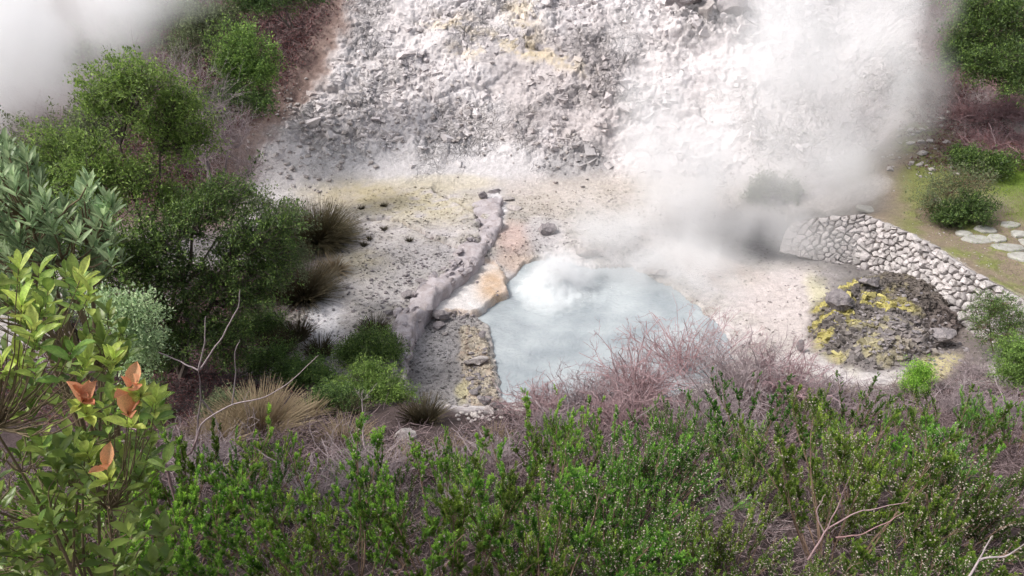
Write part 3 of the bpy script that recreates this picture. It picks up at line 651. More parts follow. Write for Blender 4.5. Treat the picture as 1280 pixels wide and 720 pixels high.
scatter_stones('rubble', pts, sz, 'paleR', 'pale broken stones lying on the foot of the rock face')
pts, sz = px_scatter([(1160, 290, 70, 18, 60, .02, .05), (1210, 330, 50, 20, 50, .02, .05), (1150, 190, 60, 60, 110, .05, .22)], 6)
scatter_stones('rubble', pts, sz, 'paleR', 'pale small stones on the terrace behind the wall')

M['chip'] = mat('broken_rock', (0, 0, 0), .9, .2, usecol=True, bump=.02, bscale=12, detail=[(30, .25), (6, .12)])
def blocks(name, label, ids, size, asp, seed, az=None, sink=.15, lo=.6, hi=1.08, jit=.3, tilt=.28):
    r = np.random.default_rng(seed); P = np.c_[XX, YY, Z][ids]; n = len(P); c = np.array([[x, y, z] for x in (-1, 1) for y in (-1, 1) for z in (-1, 1)], float)
    V = (c[None]+r.normal(0, jit, (n, 8, 3)))*np.c_[size*r.uniform(.7, 1.5, n), size*r.uniform(.5, .9, n), size*asp*r.uniform(.5, 1.5, n)][:, None]
    a = r.uniform(0, 6.28, n) if az is None else az+r.normal(0, .7, n); t = r.normal(0, tilt, n); q = r.normal(0, tilt, n)+(.2 if az is not None else 0)
    x, y, z = V[..., 0], V[..., 1], V[..., 2]; x, z = x*np.cos(q)[:, None]+z*np.sin(q)[:, None], -x*np.sin(q)[:, None]+z*np.cos(q)[:, None]
    y, z = y*np.cos(t)[:, None]-z*np.sin(t)[:, None], y*np.sin(t)[:, None]+z*np.cos(t)[:, None]; x, y = x*np.cos(a)[:, None]-y*np.sin(a)[:, None], x*np.sin(a)[:, None]+y*np.cos(a)[:, None]
    V = np.stack([x, y, z], -1)+(P-np.c_[np.zeros(n), np.zeros(n), size*sink])[:, None]
    F = np.array([[0, 1, 3, 2], [4, 6, 7, 5], [0, 4, 5, 1], [2, 3, 7, 6], [0, 2, 6, 4], [1, 5, 7, 3]])[None]+np.arange(n)[:, None, None]*8
    cc = np.clip(np.repeat(C[ids]*r.uniform(lo, hi, (n, 1)), 8, 0), .02, .8)
    return tag(obj(name, mesh(name, V.reshape(-1, 3), F.reshape(-1, 4), M['chip'], False, col=cc)), label, None, None, 'stuff')
rb_ = np.random.default_rng(55)
ig = np.where((REL != 0) & (crag > .5) & (Y < 38) & (np.abs(X) < 14))[0]
bw = (np.clip(blkf[ig]*.6+.9*fbm(P3[ig], 1.1, 3, 207)-.05, 0, 1)**2+.03)*(1-.75*ss(180, 215, Vp[ig])*ss(760, 640, U[ig])); ig = rb_.choice(ig, 4600, replace=False, p=bw/bw.sum()); sz_ = .02+.17*rb_.random(4600)**6+.03*rb_.random(4600)
blocks('rubble', 'angular broken blocks weathering out of the pale rock face', ig, sz_, .5, 56, az=.0, sink=.55, lo=.88, hi=1.12)
ig = np.where((Y > 12.8) & (Y < 25.5) & (X > -8) & (X < 13) & (psd > .02) & (led < .3) & (terr < .2))[0]
bw = np.clip(.12+.8*np.clip(n2[ig]+.2*nA[ig], 0, 1)+.5*lower[ig]+.8*rim[ig], 0, 2)*np.where(X[ig] > 5, .4, 1); ig = rb_.choice(ig, 15000, replace=False, p=bw/bw.sum())
blocks('gravel', 'small chips and gravel lying on the flats round the pool', ig, .008+.030*rb_.random(15000)**2.5, .6, 57, sink=.2, lo=.4, hi=1.1)
ig = np.where(mound > .05)[0]; ig = rb_.choice(ig, 4000, replace=False)
blocks('rubble', 'yellow and dark crusted chips on the sulphur mound', ig, .012+.07*rb_.random(4000)**3, .6, 58, sink=.2, lo=.5, hi=1.3)

pts, sz = px_scatter([(650, 512, 40, 6, 60, .05, .16), (600, 520, 30, 8, 40, .04, .12)], 9)
scatter_stones('rubble', pts, sz, 'paleR', 'pale stones lining the near left shore of the pool')

# flagstones of the path on the terrace, each one a piece of the path
path = tag(empty('path', hit(1245, 300)), kind='structure')
for i, (px, py, w_, l_, rz) in enumerate([(1232, 288, .42, .30, .1), (1222, 300, .62, .34, 0), (1259, 310, .58, .30, -.1), (1278, 322, .50, .36, .2), (1275, 293, .42, .28, .3), (1246, 299, .40, .30, .6), (1262, 282, .45, .25, .2), (1290, 305, .5, .4, .2), (1205, 293, .3, .22, .2), (1268, 381, .4, .3, 0), (1284, 392, .5, .35, .3), (1262, 372, .35, .25, .4), (1088, 262, .7, .3, -.6)]):
    r = np.random.default_rng(300+i); n = 7; a = np.sort(r.uniform(0, 2*np.pi/n*.6, n)+np.arange(n)*2*np.pi/n); poly = [(w_*.8*math.cos(t)*r.uniform(.85, 1.1), l_*.9*math.sin(t)*r.uniform(.85, 1.1)) for t in a]
    V, F = stone_geo(poly, .08, .02, r, .012); p = hit(px, py); o = obj('flagstone', g2m('flagstone', V, F, M['flag']), path)
    o.location = Vector((p[0], p[1], p[2]+.045))-path.location; o.rotation_euler = (r.normal(0, .03), r.normal(0, .03), rz)

# ------------------------------------------------------------------ old masonry spine of the channel, coping stones laid on it
ch = tag(empty('channel_wall', (CHAN[5][0], CHAN[5][1], .3)), 'old lilac-grey masonry channel wall curving down beside the gravel basin', 'wall')
cp_ = np.array(CHAN); seg = np.hypot(*np.diff(cp_, axis=0).T); cl = np.r_[0, np.cumsum(seg)]; CLn = cl[-1]
K_ = 160; prof = [(-.62, -.10), (-.42, .0), (-.26, .05), (-.12, .08), (.0, .085), (.08, .09), (.14, .06), (.165, -.04), (.18, -.45), (.19, -.8)]
V = []
for k in range(K_):
    s_ = CLn*k/(K_-1); x = np.interp(s_, cl, cp_[:, 0]); y = np.interp(s_, cl, cp_[:, 1]); e = .35
    tx = np.interp(s_+e, cl, cp_[:, 0])-np.interp(s_-e, cl, cp_[:, 0]); ty = np.interp(s_+e, cl, cp_[:, 1])-np.interp(s_-e, cl, cp_[:, 1]); L = math.hypot(tx, ty); n_ = np.array([-ty, tx])/L   # to the right-hand (pool) side
    wid = np.interp(s_/CLn, [0, .25, .5, .65, .8, 1], [1.3, 1.3, 1.1, .8, .7, .5]); zc = np.interp(s_/CLn, [0, .3, .5, .65, .85, 1], [.50, .44, .42, .46, .46, .30])
    fade = 1-ss(.93, 1, s_/CLn)*.8
    for a_, h_ in prof: V.append([x+n_[0]*a_*wid, y+n_[1]*a_*wid, zc+(h_*fade if h_ > 0 else h_)])
V = np.array(V); V += np.c_[fbm(V, 2.4, 4, 301)*.16, fbm(V, 2.4, 4, 302)*.12, fbm(V, 2.2, 5, 303)*.17+.05*fbm(V, 6, 3, 305, ridged=True)]
a1, a2, ai = worley(V*np.array([1, 1, 1.2]), 2.4, 310); V[:, 2] += (ai-.5)*.20-.10*ss(.12, 0, a2-a1)
idc = np.arange(len(V)).reshape(K_, len(prof)); F = np.stack([idc[:-1, :-1], idc[1:, :-1], idc[1:, 1:], idc[:-1, 1:]], -1).reshape(-1, 4)
M['chan'] = mat('lilac_masonry', (.45, .41, .43), .75, .35, bump=.03, bscale=10, col2=(.31, .27, .27), vscale=3.5, detail=[(40, .2)])
o = obj('wall_core', g2m('wall_core', V, F, M['chan'], True), ch); o.location = -ch.location
r = np.random.default_rng(77)
for k in range(85):                  # stones of its face and coping
    t = r.uniform(.18, .97); s_ = CLn*t; x = np.interp(s_, cl, cp_[:, 0]); y = np.interp(s_, cl, cp_[:, 1]); e = .3
    tx = np.interp(s_+e, cl, cp_[:, 0])-np.interp(s_-e, cl, cp_[:, 0]); ty = np.interp(s_+e, cl, cp_[:, 1])-np.interp(s_-e, cl, cp_[:, 1]); L = math.hypot(tx, ty); n_ = np.array([-ty, tx])/L
    side = r.choice([-.55, -.4, -.2, .0, .12]); zc = np.interp(t, [0, .3, .6, .85, 1], [.56, .52, .46, .46, .30])
    o = obj('stone', rock_mesh('stone', M['chan'], 500+k, 1, (1, .6, .42)), ch); o.scale = (r.uniform(.12, .30),)*3
    o.location = Vector((x+n_[0]*side, y+n_[1]*side, zc+(.03 if side < .1 else .0)))-ch.location; o.rotation_euler = (r.normal(0, .15), r.normal(0, .15), math.atan2(ty, tx)+r.normal(0, .2))

# ------------------------------------------------------------------ vegetation builders
def foliage(g, P, D, n_per, L, W, spread=.8, a0=0., a1=1., rs=None, droop=.0, flat=.0):
    """n_per leaves round each point P"""
    rs = rs or rng; Pn = np.repeat(P, n_per, 0); Dn = np.repeat(D, n_per, 0); n = len(Pn)
    d = norm(Dn*(1-spread)+rdir(n, rs)*spread); d[:, 2] *= (1-flat); l = L*rs.uniform(.6, 1.3, n)
    V, F = leafs(Pn+rs.normal(0, L*.35, (n, 3)), d, l, W/L*l, droop, rs); g.add(V, F, rep(rs.uniform(a0, a1, n), 4))
def tree(name, label, cat, base, stems, clumps, leafmat, leafL, leafW, ntwig=26, nleaf=9, twigL=.55, barkmat='bark', r0=.07, seed=1, group=None, bare=False, flat=.0, tips=.35, lpart='foliage'):
    """stems: list of world points where main stems end; clumps: (centre, (rx, ry, rz), weight)"""
    rs = np.random.default_rng(seed); root = tag(empty(name, base), label, cat, group); base = np.array(base, float)
    gb, gl = Geo(), Geo(); K = 7; polys = []
    for e in stems:
        e = np.array(e, float); t = np.linspace(0, 1, K)[:, None]; b0 = base+rs.normal(0, .12, 3)*[1, 1, 0]-[0, 0, .25]
        p = b0*(1-t)+e*t + np.array([0, 0, .18*np.linalg.norm(e-base)])*(t*(1-t)) + rs.normal(0, .05*np.linalg.norm(e-base)/2, (K, 3))*np.sin(t*3.14); polys.append(p)
    SP_ = np.array(polys); R = np.linspace(r0, r0*.35, K)[None]*rs.uniform(.7, 1.1, (len(SP_), 1)); V, F, A = tubes(SP_-base, R, 6); gb.add(V, F)
    for (c, rad, wgt) in clumps:
        c = np.array(c, float); rad = np.array(rad, float)
        dd = np.linalg.norm(SP_.reshape(-1, 3)-c+np.array([0, 0, .3]), axis=1); j = int(np.argmin(dd)); s0 = SP_.reshape(-1, 3)[j]
        nl = 4; q = c+rs.normal(0, .35, (nl, 3))*rad; t = np.linspace(0, 1, 6)[None, :, None]
        lp = s0*(1-t)+q[:, None]*t+rs.normal(0, .05, (nl, 6, 3))*np.sin(t*3.14); V, F, A = tubes(lp-base, np.linspace(r0*.42, r0*.12, 6)[None]*np.ones((nl, 1)), 5); gb.add(V, F)
        nt_ = int(ntwig*wgt*1.35); k = rs.integers(0, nl, nt_); st, tg = along(lp[k], rs.uniform(.35, 1, nt_))
        tgt = c + rdir(nt_, rs)*rad*(.25+1.05*rs.random((nt_, 1))**.8); tgt[:, 2] = np.maximum(tgt[:, 2], c[2]-rad[2]*.6)
        d = tgt-st; L_ = np.linalg.norm(d, axis=1); tw = walk(st, d, L_, 5, .16, .03, rs); V, F, A = tubes(tw-base, np.linspace(r0*.13, r0*.05, 5)[None]*np.ones((nt_, 1)), 3); gb.add(V, F)
        m2 = 4; st2, tg2 = along(np.repeat(tw, m2, 0), rs.uniform(.3, 1, nt_*m2)); d2 = norm(tg2+rdir(nt_*m2, rs)*1.0+np.array([0, 0, .2])); t2 = walk(st2, d2, twigL*rs.uniform(.4, 1, nt_*m2), 4, .2, .06, rs)
        V, F, A = tubes(t2-base, np.linspace(r0*.06, r0*.025, 4)[None]*np.ones((len(t2), 1)), 3); gb.add(V, F)
        if not bare:
            for tt, nn in ((.55, nleaf//2), (.95, nleaf)):
                Pp, Dd = along(t2, np.full(len(t2), tt)); top = np.clip((Pp[:, 2]-c[2])/rad[2]*.5+.35, 0, 1)
                n_ = len(Pp)*nn; Pn = np.repeat(Pp, nn, 0)+rs.normal(0, leafL*.8, (n_, 3)); dn = norm(np.repeat(Dd, nn, 0)*.4+rdir(n_, rs)*.7+np.array([0, 0, .2])); dn[:, 2] *= 1-flat
                l = leafL*rs.uniform(.6, 1.25, n_); V, F = leafs(Pn-base, dn, l, leafW/leafL*l, 0, rs); sh = np.where(rs.random(n_) < tips, rs.uniform(.3, 1, n_), rs.uniform(0, .3, n_)); gl.add(V, F, rep(sh, 4))
        else:
            t3s, t3d = along(np.repeat(t2, 3, 0), rs.uniform(.2, 1, len(t2)*3)); t3 = walk(t3s, norm(t3d+rdir(len(t3s), rs)*.7), twigL*.5*rs.uniform(.4, 1, len(t3s)), 3, .15, .05, rs); V, F, A = tubes(t3-base, np.linspace(r0*.03, r0*.015, 3)[None]*np.ones((len(t3), 1)), 3, rs.random(len(t3))); gb.add(V, F, A)
    obj('trunk' if cat == 'tree' else 'branches', gb.mesh(name+'_wood', M[barkmat]), root)
    if not bare: obj(lpart, gl.mesh(name+'_leaves', M[leafmat]), root)
    return root
def cl(px, py, y, rx, ry=None, rz=None, w=1.): return (PY(px, py, y), (rx*1.15, (ry or rx)*1.15, (rz or rx*.6)*1.25), w)
def tussock(name, label, px, py, n, L, rad, m, seed, up=.6, bend=.35, group=None, wd=.012, loc=None):
    rs = np.random.default_rng(seed); p = hit(px, py) if loc is None else np.array(loc); a = rs.uniform(0, 2*np.pi, n); el = np.arccos(rs.uniform(math.cos(math.radians(95*(1-up)+20)), 1, n)) if up < .99 else np.zeros(n)
    d = np.c_[np.cos(a)*np.sin(el), np.sin(a)*np.sin(el), np.cos(el)]; b = np.c_[np.cos(a), np.sin(a), a*0]*rad*np.sqrt(rs.random((n, 1)))*.5
    P = walk(b, d, L*rs.uniform(.6, 1.1, n), 5, .06, -bend*.25, rs)
    V, F, A = tubes(P, np.linspace(wd, wd*.3, 5)[None]*np.ones((n, 1)), 3); sh = np.tile(np.repeat(np.linspace(0, .9, 5), 3), n)*np.repeat(rs.uniform(.3, 1.1, n), 15); g = Geo(); g.add(V, F, np.clip(sh, 0, 1))
    o = obj(name, g.mesh(name, M[m])); o.location = (p[0], p[1], p[2]-.02); return tag(o, label, 'grass tussock' if 'rush' not in name else 'rush tussock', group, 'thing')

for i, (px, py, n, L, m_, lab) in enumerate([(430, 560, 420, .6, 'dry', 'thin straw tuft right of the big dry grass tussock'), (385, 520, 300, .5, 'dry', 'small straw tuft above the big dry grass tussock'), (560, 575, 260, .4, 'dry', 'low straw tuft in pale ground below the gravel basin'), (500, 590, 300, .45, 'dry', 'low straw tuft under the spiky rush'),
      (270, 560, 420, .7, 'dry', 'straw tuft left of the big dry grass tussock'), (620, 555, 220, .35, 'dry', 'small straw tuft at the foot of the pool rim rocks'), (1060, 500, 260, .4, 'dry', 'small straw tuft under the sulphur mound'), (440, 520, 260, .45, 'rushd', 'dark grass tuft in front of the dense dark bush')]):
    tussock('dry_grass', lab, px, py, n, L, .25, m_, 900+i, up=.5, bend=.4, wd=.005)
# ---- trees and bushes on the left
tree('tree', 'tall slender multi-stemmed tree with flat light green crown on the left bank', 'tree', PZ(205, 462, .75), [PY(150, 180, 14.6), PY(200, 190, 14.8), PY(230, 250, 14.5), PY(120, 260, 14.2), PY(270, 300, 14.2)],
     [cl(165, 98, 14.6, .75, .7, .32, 1.5), cl(205, 150, 14.9, .85, .8, .45, 1.5), cl(125, 125, 14.7, .5, .5, .3), cl(228, 122, 15, .35, .4, .25, .6), cl(235, 180, 15.1, .5, .6, .35), cl(110, 205, 14.3, .6, .6, .35, 1.2), cl(165, 222, 14.4, .8, .7, .4, 1.3), cl(75, 185, 14.9, .7, .6, .35, 1.2), cl(60, 235, 14.4, .7, .6, .4, 1.2), cl(110, 265, 14., .6, .6, .4), cl(215, 255, 14.5, .6, .6, .35)],
     'tree', .075, .034, ntwig=34, nleaf=11, twigL=.36, r0=.055, seed=11, tips=.55)
tree('tree', 'dark leafy tree with dark trunk rising from the shaded hollow', 'tree', PZ(225, 470, .75), [PY(200, 360, 13.3), PY(280, 330, 13.6), PY(240, 290, 13.6), PY(180, 300, 13.4)],
     [cl(285, 250, 13.9, .62, .6, .3, 1.4), cl(240, 275, 13.7, .75, .6, .4, 1.3), cl(195, 300, 13.3, .6, .6, .4), cl(310, 300, 13.6, .75, .7, .45, 1.4), cl(345, 335, 13.8, .5, .6, .4), cl(215, 345, 13.2, .8, .7, .45, 1.4), cl(275, 355, 13.3, .7, .6, .4, 1.2), cl(320, 375, 13.5, .45, .5, .35), cl(195, 395, 12.9, .7, .6, .4, 1.2), cl(255, 415, 12.9, .65, .6, .35, 1.2), cl(300, 435, 12.9, .45, .5, .3), cl(165, 330, 13., .6, .6, .4, 1.2), cl(355, 290, 13.9, .4, .5, .3), cl(210, 440, 12.6, .5, .5, .3)],
     'dtree', .07, .032, ntwig=30, nleaf=11, twigL=.34, r0=.075, seed=12, tips=.28)
tree('bare_tree', 'leafless grey shrub with fine upright twigs right of the tall tree', 'bare shrub', PY(262, 260, 18.5), [PY(250, 130, 19), PY(290, 170, 19), PY(225, 110, 19.4), PY(310, 210, 18.6)],
     [cl(215, 95, 19.4, .7, .7, .7), cl(255, 125, 19.2, .8, .8, .7, 1.3), cl(285, 165, 19., .8, .7, .6, 1.3), cl(310, 205, 18.8, .6, .6, .6), cl(250, 190, 18.6, .8, .7, .6, 1.2), cl(300, 240, 18.4, .6, .6, .5)], None, .1, .1, ntwig=40, twigL=.55, r0=.05, barkmat='deadg', seed=13, bare=True)
tree('bare_tree', 'leafless pale shrub fading into the steam above the left trees', 'bare shrub', PY(120, 230, 19.5), [PY(90, 150, 20), PY(140, 160, 20), PY(60, 170, 20)],
     [cl(60, 160, 20, .9, .8, .6), cl(110, 145, 20, .9, .8, .6), cl(150, 120, 20.4, .8, .8, .6), cl(30, 185, 20, .8, .8, .5), cl(180, 90, 20.6, .6, .6, .6)], None, .1, .1, ntwig=36, twigL=.5, r0=.05, barkmat='deadg', seed=14, bare=True)
tree('bush', 'rounded silvery green bush on the dark slope beneath the bracken', 'bush', PY(308, 105, 23.6), [PY(300, 65, 23.5), PY(318, 80, 23.5)],
     [cl(300, 58, 23.5, .75, .7, .45, 1.5), cl(315, 80, 23.3, .7, .7, .4, 1.3), cl(288, 85, 23.3, .5, .6, .35), cl(322, 95, 23.1, .4, .5, .3)], 'tree', .10, .045, ntwig=30, nleaf=10, twigL=.4, r0=.04, seed=15, tips=.5)
tree('bush', 'pale misty green bush above the rounded bush on the left slope', 'bush', PY(262, 80, 25.5), [PY(255, 40, 26), PY(270, 50, 26)],
     [cl(262, 35, 26, 1.0, .8, .6, 1.4), cl(240, 62, 25.6, .8, .8, .5, 1.2), cl(285, 20, 26.6, .8, .8, .5), cl(245, 20, 26.6, .8, .8, .5)], 'olive', .10, .045, ntwig=30, nleaf=9, twigL=.45, r0=.04, seed=16, tips=.4)
tree('bush', 'very dark green bush hanging at the top above the red bracken', 'bush', PY(360, 25, 26.8), [PY(350, -5, 27), PY(330, 0, 27)],
     [cl(335, 2, 27, .9, .8, .4, 1.3), cl(370, -8, 27.3, .9, .8, .4, 1.2), cl(305, -2, 27, .7, .8, .4), cl(395, -14, 27.6, .6, .6, .4)], 'dtree', .10, .045, ntwig=28, nleaf=10, twigL=.4, r0=.04, seed=17, tips=.1)
tree('bush', 'small dark green bush on the shaded slope under the rounded bush', 'bush', PY(290, 130, 22.8), [PY(290, 105, 22.8)],
     [cl(288, 118, 22.6, .6, .5, .3, 1.2), cl(325, 128, 22.6, .5, .5, .25), cl(268, 138, 22.3, .5, .5, .3)], 'dtree', .09, .04, ntwig=26, nleaf=10, twigL=.35, r0=.03, seed=18, tips=.15)
tree('bush', 'hazy dark bush behind the steam in the upper left corner', 'bush', PY(215, 40, 27), [PY(215, 10, 27)],
     [cl(215, 12, 27, 1.2, .8, .6, 1.5), cl(180, 25, 26.6, 1.1, .8, .5, 1.2), cl(150, 60, 25.5, 1.2, .8, .6), cl(100, 60, 25.5, 1.3, .8, .6), cl(40, 90, 24.5, 1.3, .8, .6)], 'olive', .11, .05, ntwig=22, nleaf=9, twigL=.5, r0=.04, seed=19, tips=.2)
tree('bush', 'grey-green open bush at the foot of the rock face beside the big rush', 'bush', hit(350, 300), [PY(335, 250, 16.8), PY(360, 270, 16.6)],
     [cl(330, 262, 16.6, .6, .5, .35, 1.2), cl(360, 275, 16.4, .5, .5, .3), cl(345, 305, 15.8, .6, .5, .35), cl(315, 325, 15.2, .5, .5, .35), cl(350, 350, 15., .5, .5, .3), cl(370, 330, 15.6, .35, .4, .25)], 'olive', .06, .028, ntwig=26, nleaf=10, twigL=.3, r0=.03, seed=20, tips=.4)
tree('bush', 'small-leaved silvery bush on the near left against pale ground', 'bush', PY(150, 470, 8.6), [PY(150, 400, 8.7), PY(175, 420, 8.7)],
     [cl(165, 395, 8.7, .33, .3, .22, 1.3), cl(182, 425, 8.7, .25, .3, .2, 1.2), cl(140, 380, 8.8, .3, .3, .2), cl(172, 455, 8.6, .25, .3, .18)], 'silver', .055, .024, ntwig=30, nleaf=6, twigL=.18, r0=.018, seed=21, tips=.7)
tree('bush', 'dark green low bush hanging over the channel wall end', 'bush', hit(462, 452), [hit(462, 440)+[0, 0, .4]],
     [cl(462, 434, 14.3, .62, .5, .26, 1.6), cl(440, 446, 14.1, .4, .4, .2), cl(486, 440, 14.2, .35, .4, .2)], 'dtree', .055, .026, ntwig=40, nleaf=12, twigL=.24, r0=.025, seed=22, tips=.35)
tree('bush', 'dense dark bush with sunlit green tips above the dry grass by the gravel basin', 'bush', hit(465, 500), [hit(465, 490)+[0, 0, .4]],
     [cl(462, 478, 12.9, .6, .5, .26, 1.6), cl(440, 492, 12.7, .45, .4, .2), cl(492, 496, 12.7, .42, .4, .22, 1.2)], 'tree', .055, .026, ntwig=42, nleaf=12, twigL=.24, r0=.025, seed=23, tips=.4)
tree('tree', 'low spreading green tree filling the bank behind the silvery near bush', 'tree', PZ(95, 470, .9), [PY(60, 300, 12.4), PY(110, 320, 12.4), PY(30, 330, 12.2)],
     [cl(30, 265, 12.6, .8, .7, .4, 1.3), cl(90, 290, 12.5, .8, .7, .4, 1.3), cl(135, 310, 12.6, .6, .6, .35, 1.2), cl(60, 335, 12.1, .8, .7, .4, 1.2), cl(125, 350, 12.2, .6, .6, .35, 1.2), cl(10, 320, 12.2, .7, .7, .4), cl(150, 400, 12.0, .4, .5, .3)],
     'tree', .065, .03, ntwig=28, nleaf=10, twigL=.34, r0=.05, seed=43, tips=.35)
tree('bush', 'hazy green bush tops between the tall tree and the upper left steam', 'bush', PZ(60, 330, 1.), [PY(60, 200, 17.5), PY(100, 190, 17.5)],
     [cl(40, 190, 17.6, .9, .8, .5, 1.2), cl(95, 175, 17.6, .9, .8, .5, 1.2), cl(20, 225, 17.2, .9, .8, .5, 1.2), cl(75, 215, 17.2, .8, .8, .5), cl(130, 160, 18, .6, .6, .4)],
     'olive', .08, .036, ntwig=28, nleaf=9, twigL=.4, r0=.05, seed=44, tips=.5)
for k_, (px, py, h_, r_, m_, lab) in enumerate([(420, 512, .5, .5, 'dtree', 'low dark shrub spilling over the bank left of the dense dark bush'), (390, 480, .6, .5, 'dtree', 'low dark shrub in the shade between the mud-edge rushes and the dark bush'), (345, 470, .8, .6, 'dtree', 'shaded low shrub at the right side of the dark hollow'),
      (290, 520, .5, .5, 'olive', 'dull small shrub behind the big dry grass tussock'), (170, 520, .7, .6, 'dtree', 'shaded low shrub between the laurel shrub and the dark hollow'), (330, 420, .8, .6, 'dtree', 'dark low shrub under the right side of the dark leafy tree'), (150, 455, .8, .7, 'dtree', 'dark low shrub behind the small-leaved silvery bush'), (60, 400, .9, .8, 'dtree', 'dark low shrub below the silvery near bush')]):
    b_ = hit(px, py); tree('bush', lab, 'bush', b_, [b_+[0, 0, h_*.6]], [(b_+[0, 0, h_*.5], (r_, r_*.8, h_*.45), 1.7), (b_+[r_*.6, -.1, h_*.3], (r_*.6, r_*.5, h_*.3), .9), (b_+[-r_*.6, 0, h_*.35], (r_*.6, r_*.5, h_*.3), .9)], m_, .05, .022, ntwig=34, nleaf=9, twigL=.22, r0=.02, seed=960+k_, tips=.25)
# ---- bushes on the right
tree('bush', 'grey-green bush under steam on the far shore above the dark pit', 'bush', hit(965, 250), [hit(965, 250)+[0, 0, .6]],
     [cl(962, 234, hit(965, 250)[1], .55, .5, .30, 1.5), cl(985, 240, hit(965, 250)[1], .45, .5, .26, 1.2), cl(945, 244, hit(965, 250)[1], .3, .4, .2)], 'olive', .08, .035, ntwig=32, nleaf=10, twigL=.3, r0=.03, seed=24, tips=.4)
tree('bush', 'big brownish half-dead bush on the terrace at the edge of the steam', 'bush', hit(1190, 272), [PY(1180, 240, 20.4), PY(1205, 245, 20.4)],
     [cl(1178, 238, 20.4, .85, .7, .5, 1.5), cl(1210, 232, 20.5, .7, .7, .45, 1.3), cl(1165, 255, 20.1, .5, .5, .35)], 'olive', .07, .03, ntwig=38, nleaf=4, twigL=.4, r0=.03, barkmat='stem', seed=25, tips=.3)
tree('bush', 'compact dark green bush at the right foot of the brownish terrace bush', 'bush', hit(1215, 275), [hit(1215, 275)+[0, 0, .3]],
     [cl(1213, 262, 19.8, .55, .5, .26, 1.6), cl(1180, 268, 19.7, .3, .4, .2)], 'dtree', .07, .03, ntwig=40, nleaf=12, twigL=.25, r0=.03, seed=26, tips=.1)
tree('bush', 'green bush higher on the terrace below the reddish dead branches', 'bush', hit(1225, 215), [hit(1225, 215)+[0, 0, .4]],
     [cl(1222, 206, 22.4, .7, .5, .25, 1.3), cl(1250, 208, 22.4, .4, .4, .2), cl(1200, 200, 22.6, .4, .4, .25)], 'dtree', .08, .035, ntwig=30, nleaf=10, twigL=.3, r0=.03, seed=27, tips=.3)
tree('tree', 'dark green leaning tree in the upper right corner', 'tree', hit(1262, 120), [PY(1240, 50, 24.5), PY(1262, 20, 24.8), PY(1275, 60, 24.3)],
     [cl(1235, 25, 24.8, .85, .8, .5, 1.5), cl(1205, 50, 24.6, .7, .7, .4, 1.2), cl(1262, 18, 25, .8, .8, .5, 1.3), cl(1248, 62, 24.3, .8, .7, .4, 1.3), cl(1275, 50, 24.3, .6, .7, .5), cl(1210, 5, 25.3, .8, .8, .4), cl(1190, 75, 24.2, .45, .5, .3), cl(1285, 85, 23.8, .6, .6, .4), cl(1245, 88, 23.2, .8, .6, .35, 1.3), cl(1275, 105, 22.9, .7, .6, .35, 1.3), cl(1215, 82, 23.6, .6, .6, .3)], 'dtree', .09, .04, ntwig=34, nleaf=11, twigL=.4, r0=.06, seed=28, tips=.3)
tree('bush', 'upright green-topped bush with brown stems growing against the wall', 'bush', hit(1248, 440), [PY(1235, 385, 14.5), PY(1262, 390, 14.5)],
     [cl(1245, 385, 14.5, .48, .4, .25, 1.6), cl(1232, 402, 14.4, .38, .4, .35), cl(1262, 404, 14.3, .35, .4, .35), cl(1245, 425, 14.1, .4, .4, .3)], 'dtree', .045, .016, ntwig=34, nleaf=8, twigL=.26, r0=.025, barkmat='stem', seed=29, tips=.3)
tree('bush', 'bright green bush cut by the right edge beside the wall end', 'bush', hit(1280, 480), [PY(1275, 450, 12.7)],
     [cl(1272, 440, 12.8, .35, .4, .3, 1.5), cl(1285, 460, 12.6, .45, .4, .35, 1.5), cl(1262, 468, 12.5, .25, .3, .2)], 'tree', .045, .02, ntwig=40, nleaf=12, twigL=.2, r0=.02, seed=30, tips=.5)
tree('bush', 'small dark green bush standing on yellow ground below the sulphur mound', 'bush', hit(1150, 492), [hit(1150, 492)+[0, 0, .4]],
     [cl(1150, 470, 12.7, .24, .25, .26, 1.3), cl(1140, 484, 12.5, .22, .25, .14)], 'heath', .04, .014, ntwig=36, nleaf=12, twigL=.16, r0=.015, barkmat='stem', seed=31, tips=.4)
# ---- rushes and grasses
tussock('rush', 'big round dark rush tussock left of the yellow flats', 405, 305, 2300, 1.3, .6, 'rush', 61, up=.22, bend=.25, wd=.011, loc=hit(398, 305)+[0, 0, .12])
tussock('rush', 'dark rush tussock directly below the big round one', 380, 372, 1300, 1.1, .5, 'rushd', 62, up=.5, bend=.3, wd=.011)
tussock('rush', 'yellowish rush tuft between the two big tussocks and the white mud', 417, 340, 260, .55, .25, 'dry', 63, up=.4, bend=.5)
tussock('rush', 'small spiky rush at the right end of the dark bush below the gravel basin', 530, 528, 420, .55, .25, 'rushd', 64, up=.65, wd=.008)
tussock('rush', 'small rush tuft against the channel wall above the hanging bush', 468, 416, 320, .5, .3, 'rushd', 65, up=.6, wd=.008)
tussock('rush', 'small rush clump at the edge of the white mud, upper of two', 372, 425, 330, .6, .3, 'rushd', 66, up=.7, wd=.009)
tussock('rush', 'small rush clump at the edge of the white mud, lower of two', 400, 445, 330, .55, .3, 'rushd', 67, up=.7, wd=.009)
tussock('rush', 'rush clump in the shade behind the upper mud-edge rush', 352, 440, 330, .6, .3, 'rushd', 68, up=.7, wd=.009)
tussock('dry_grass', 'large straw-coloured dry grass tussock below the dark tree', 325, 545, 1500, 1.0, .35, 'dry', 69, up=.45, bend=.4, wd=.007)
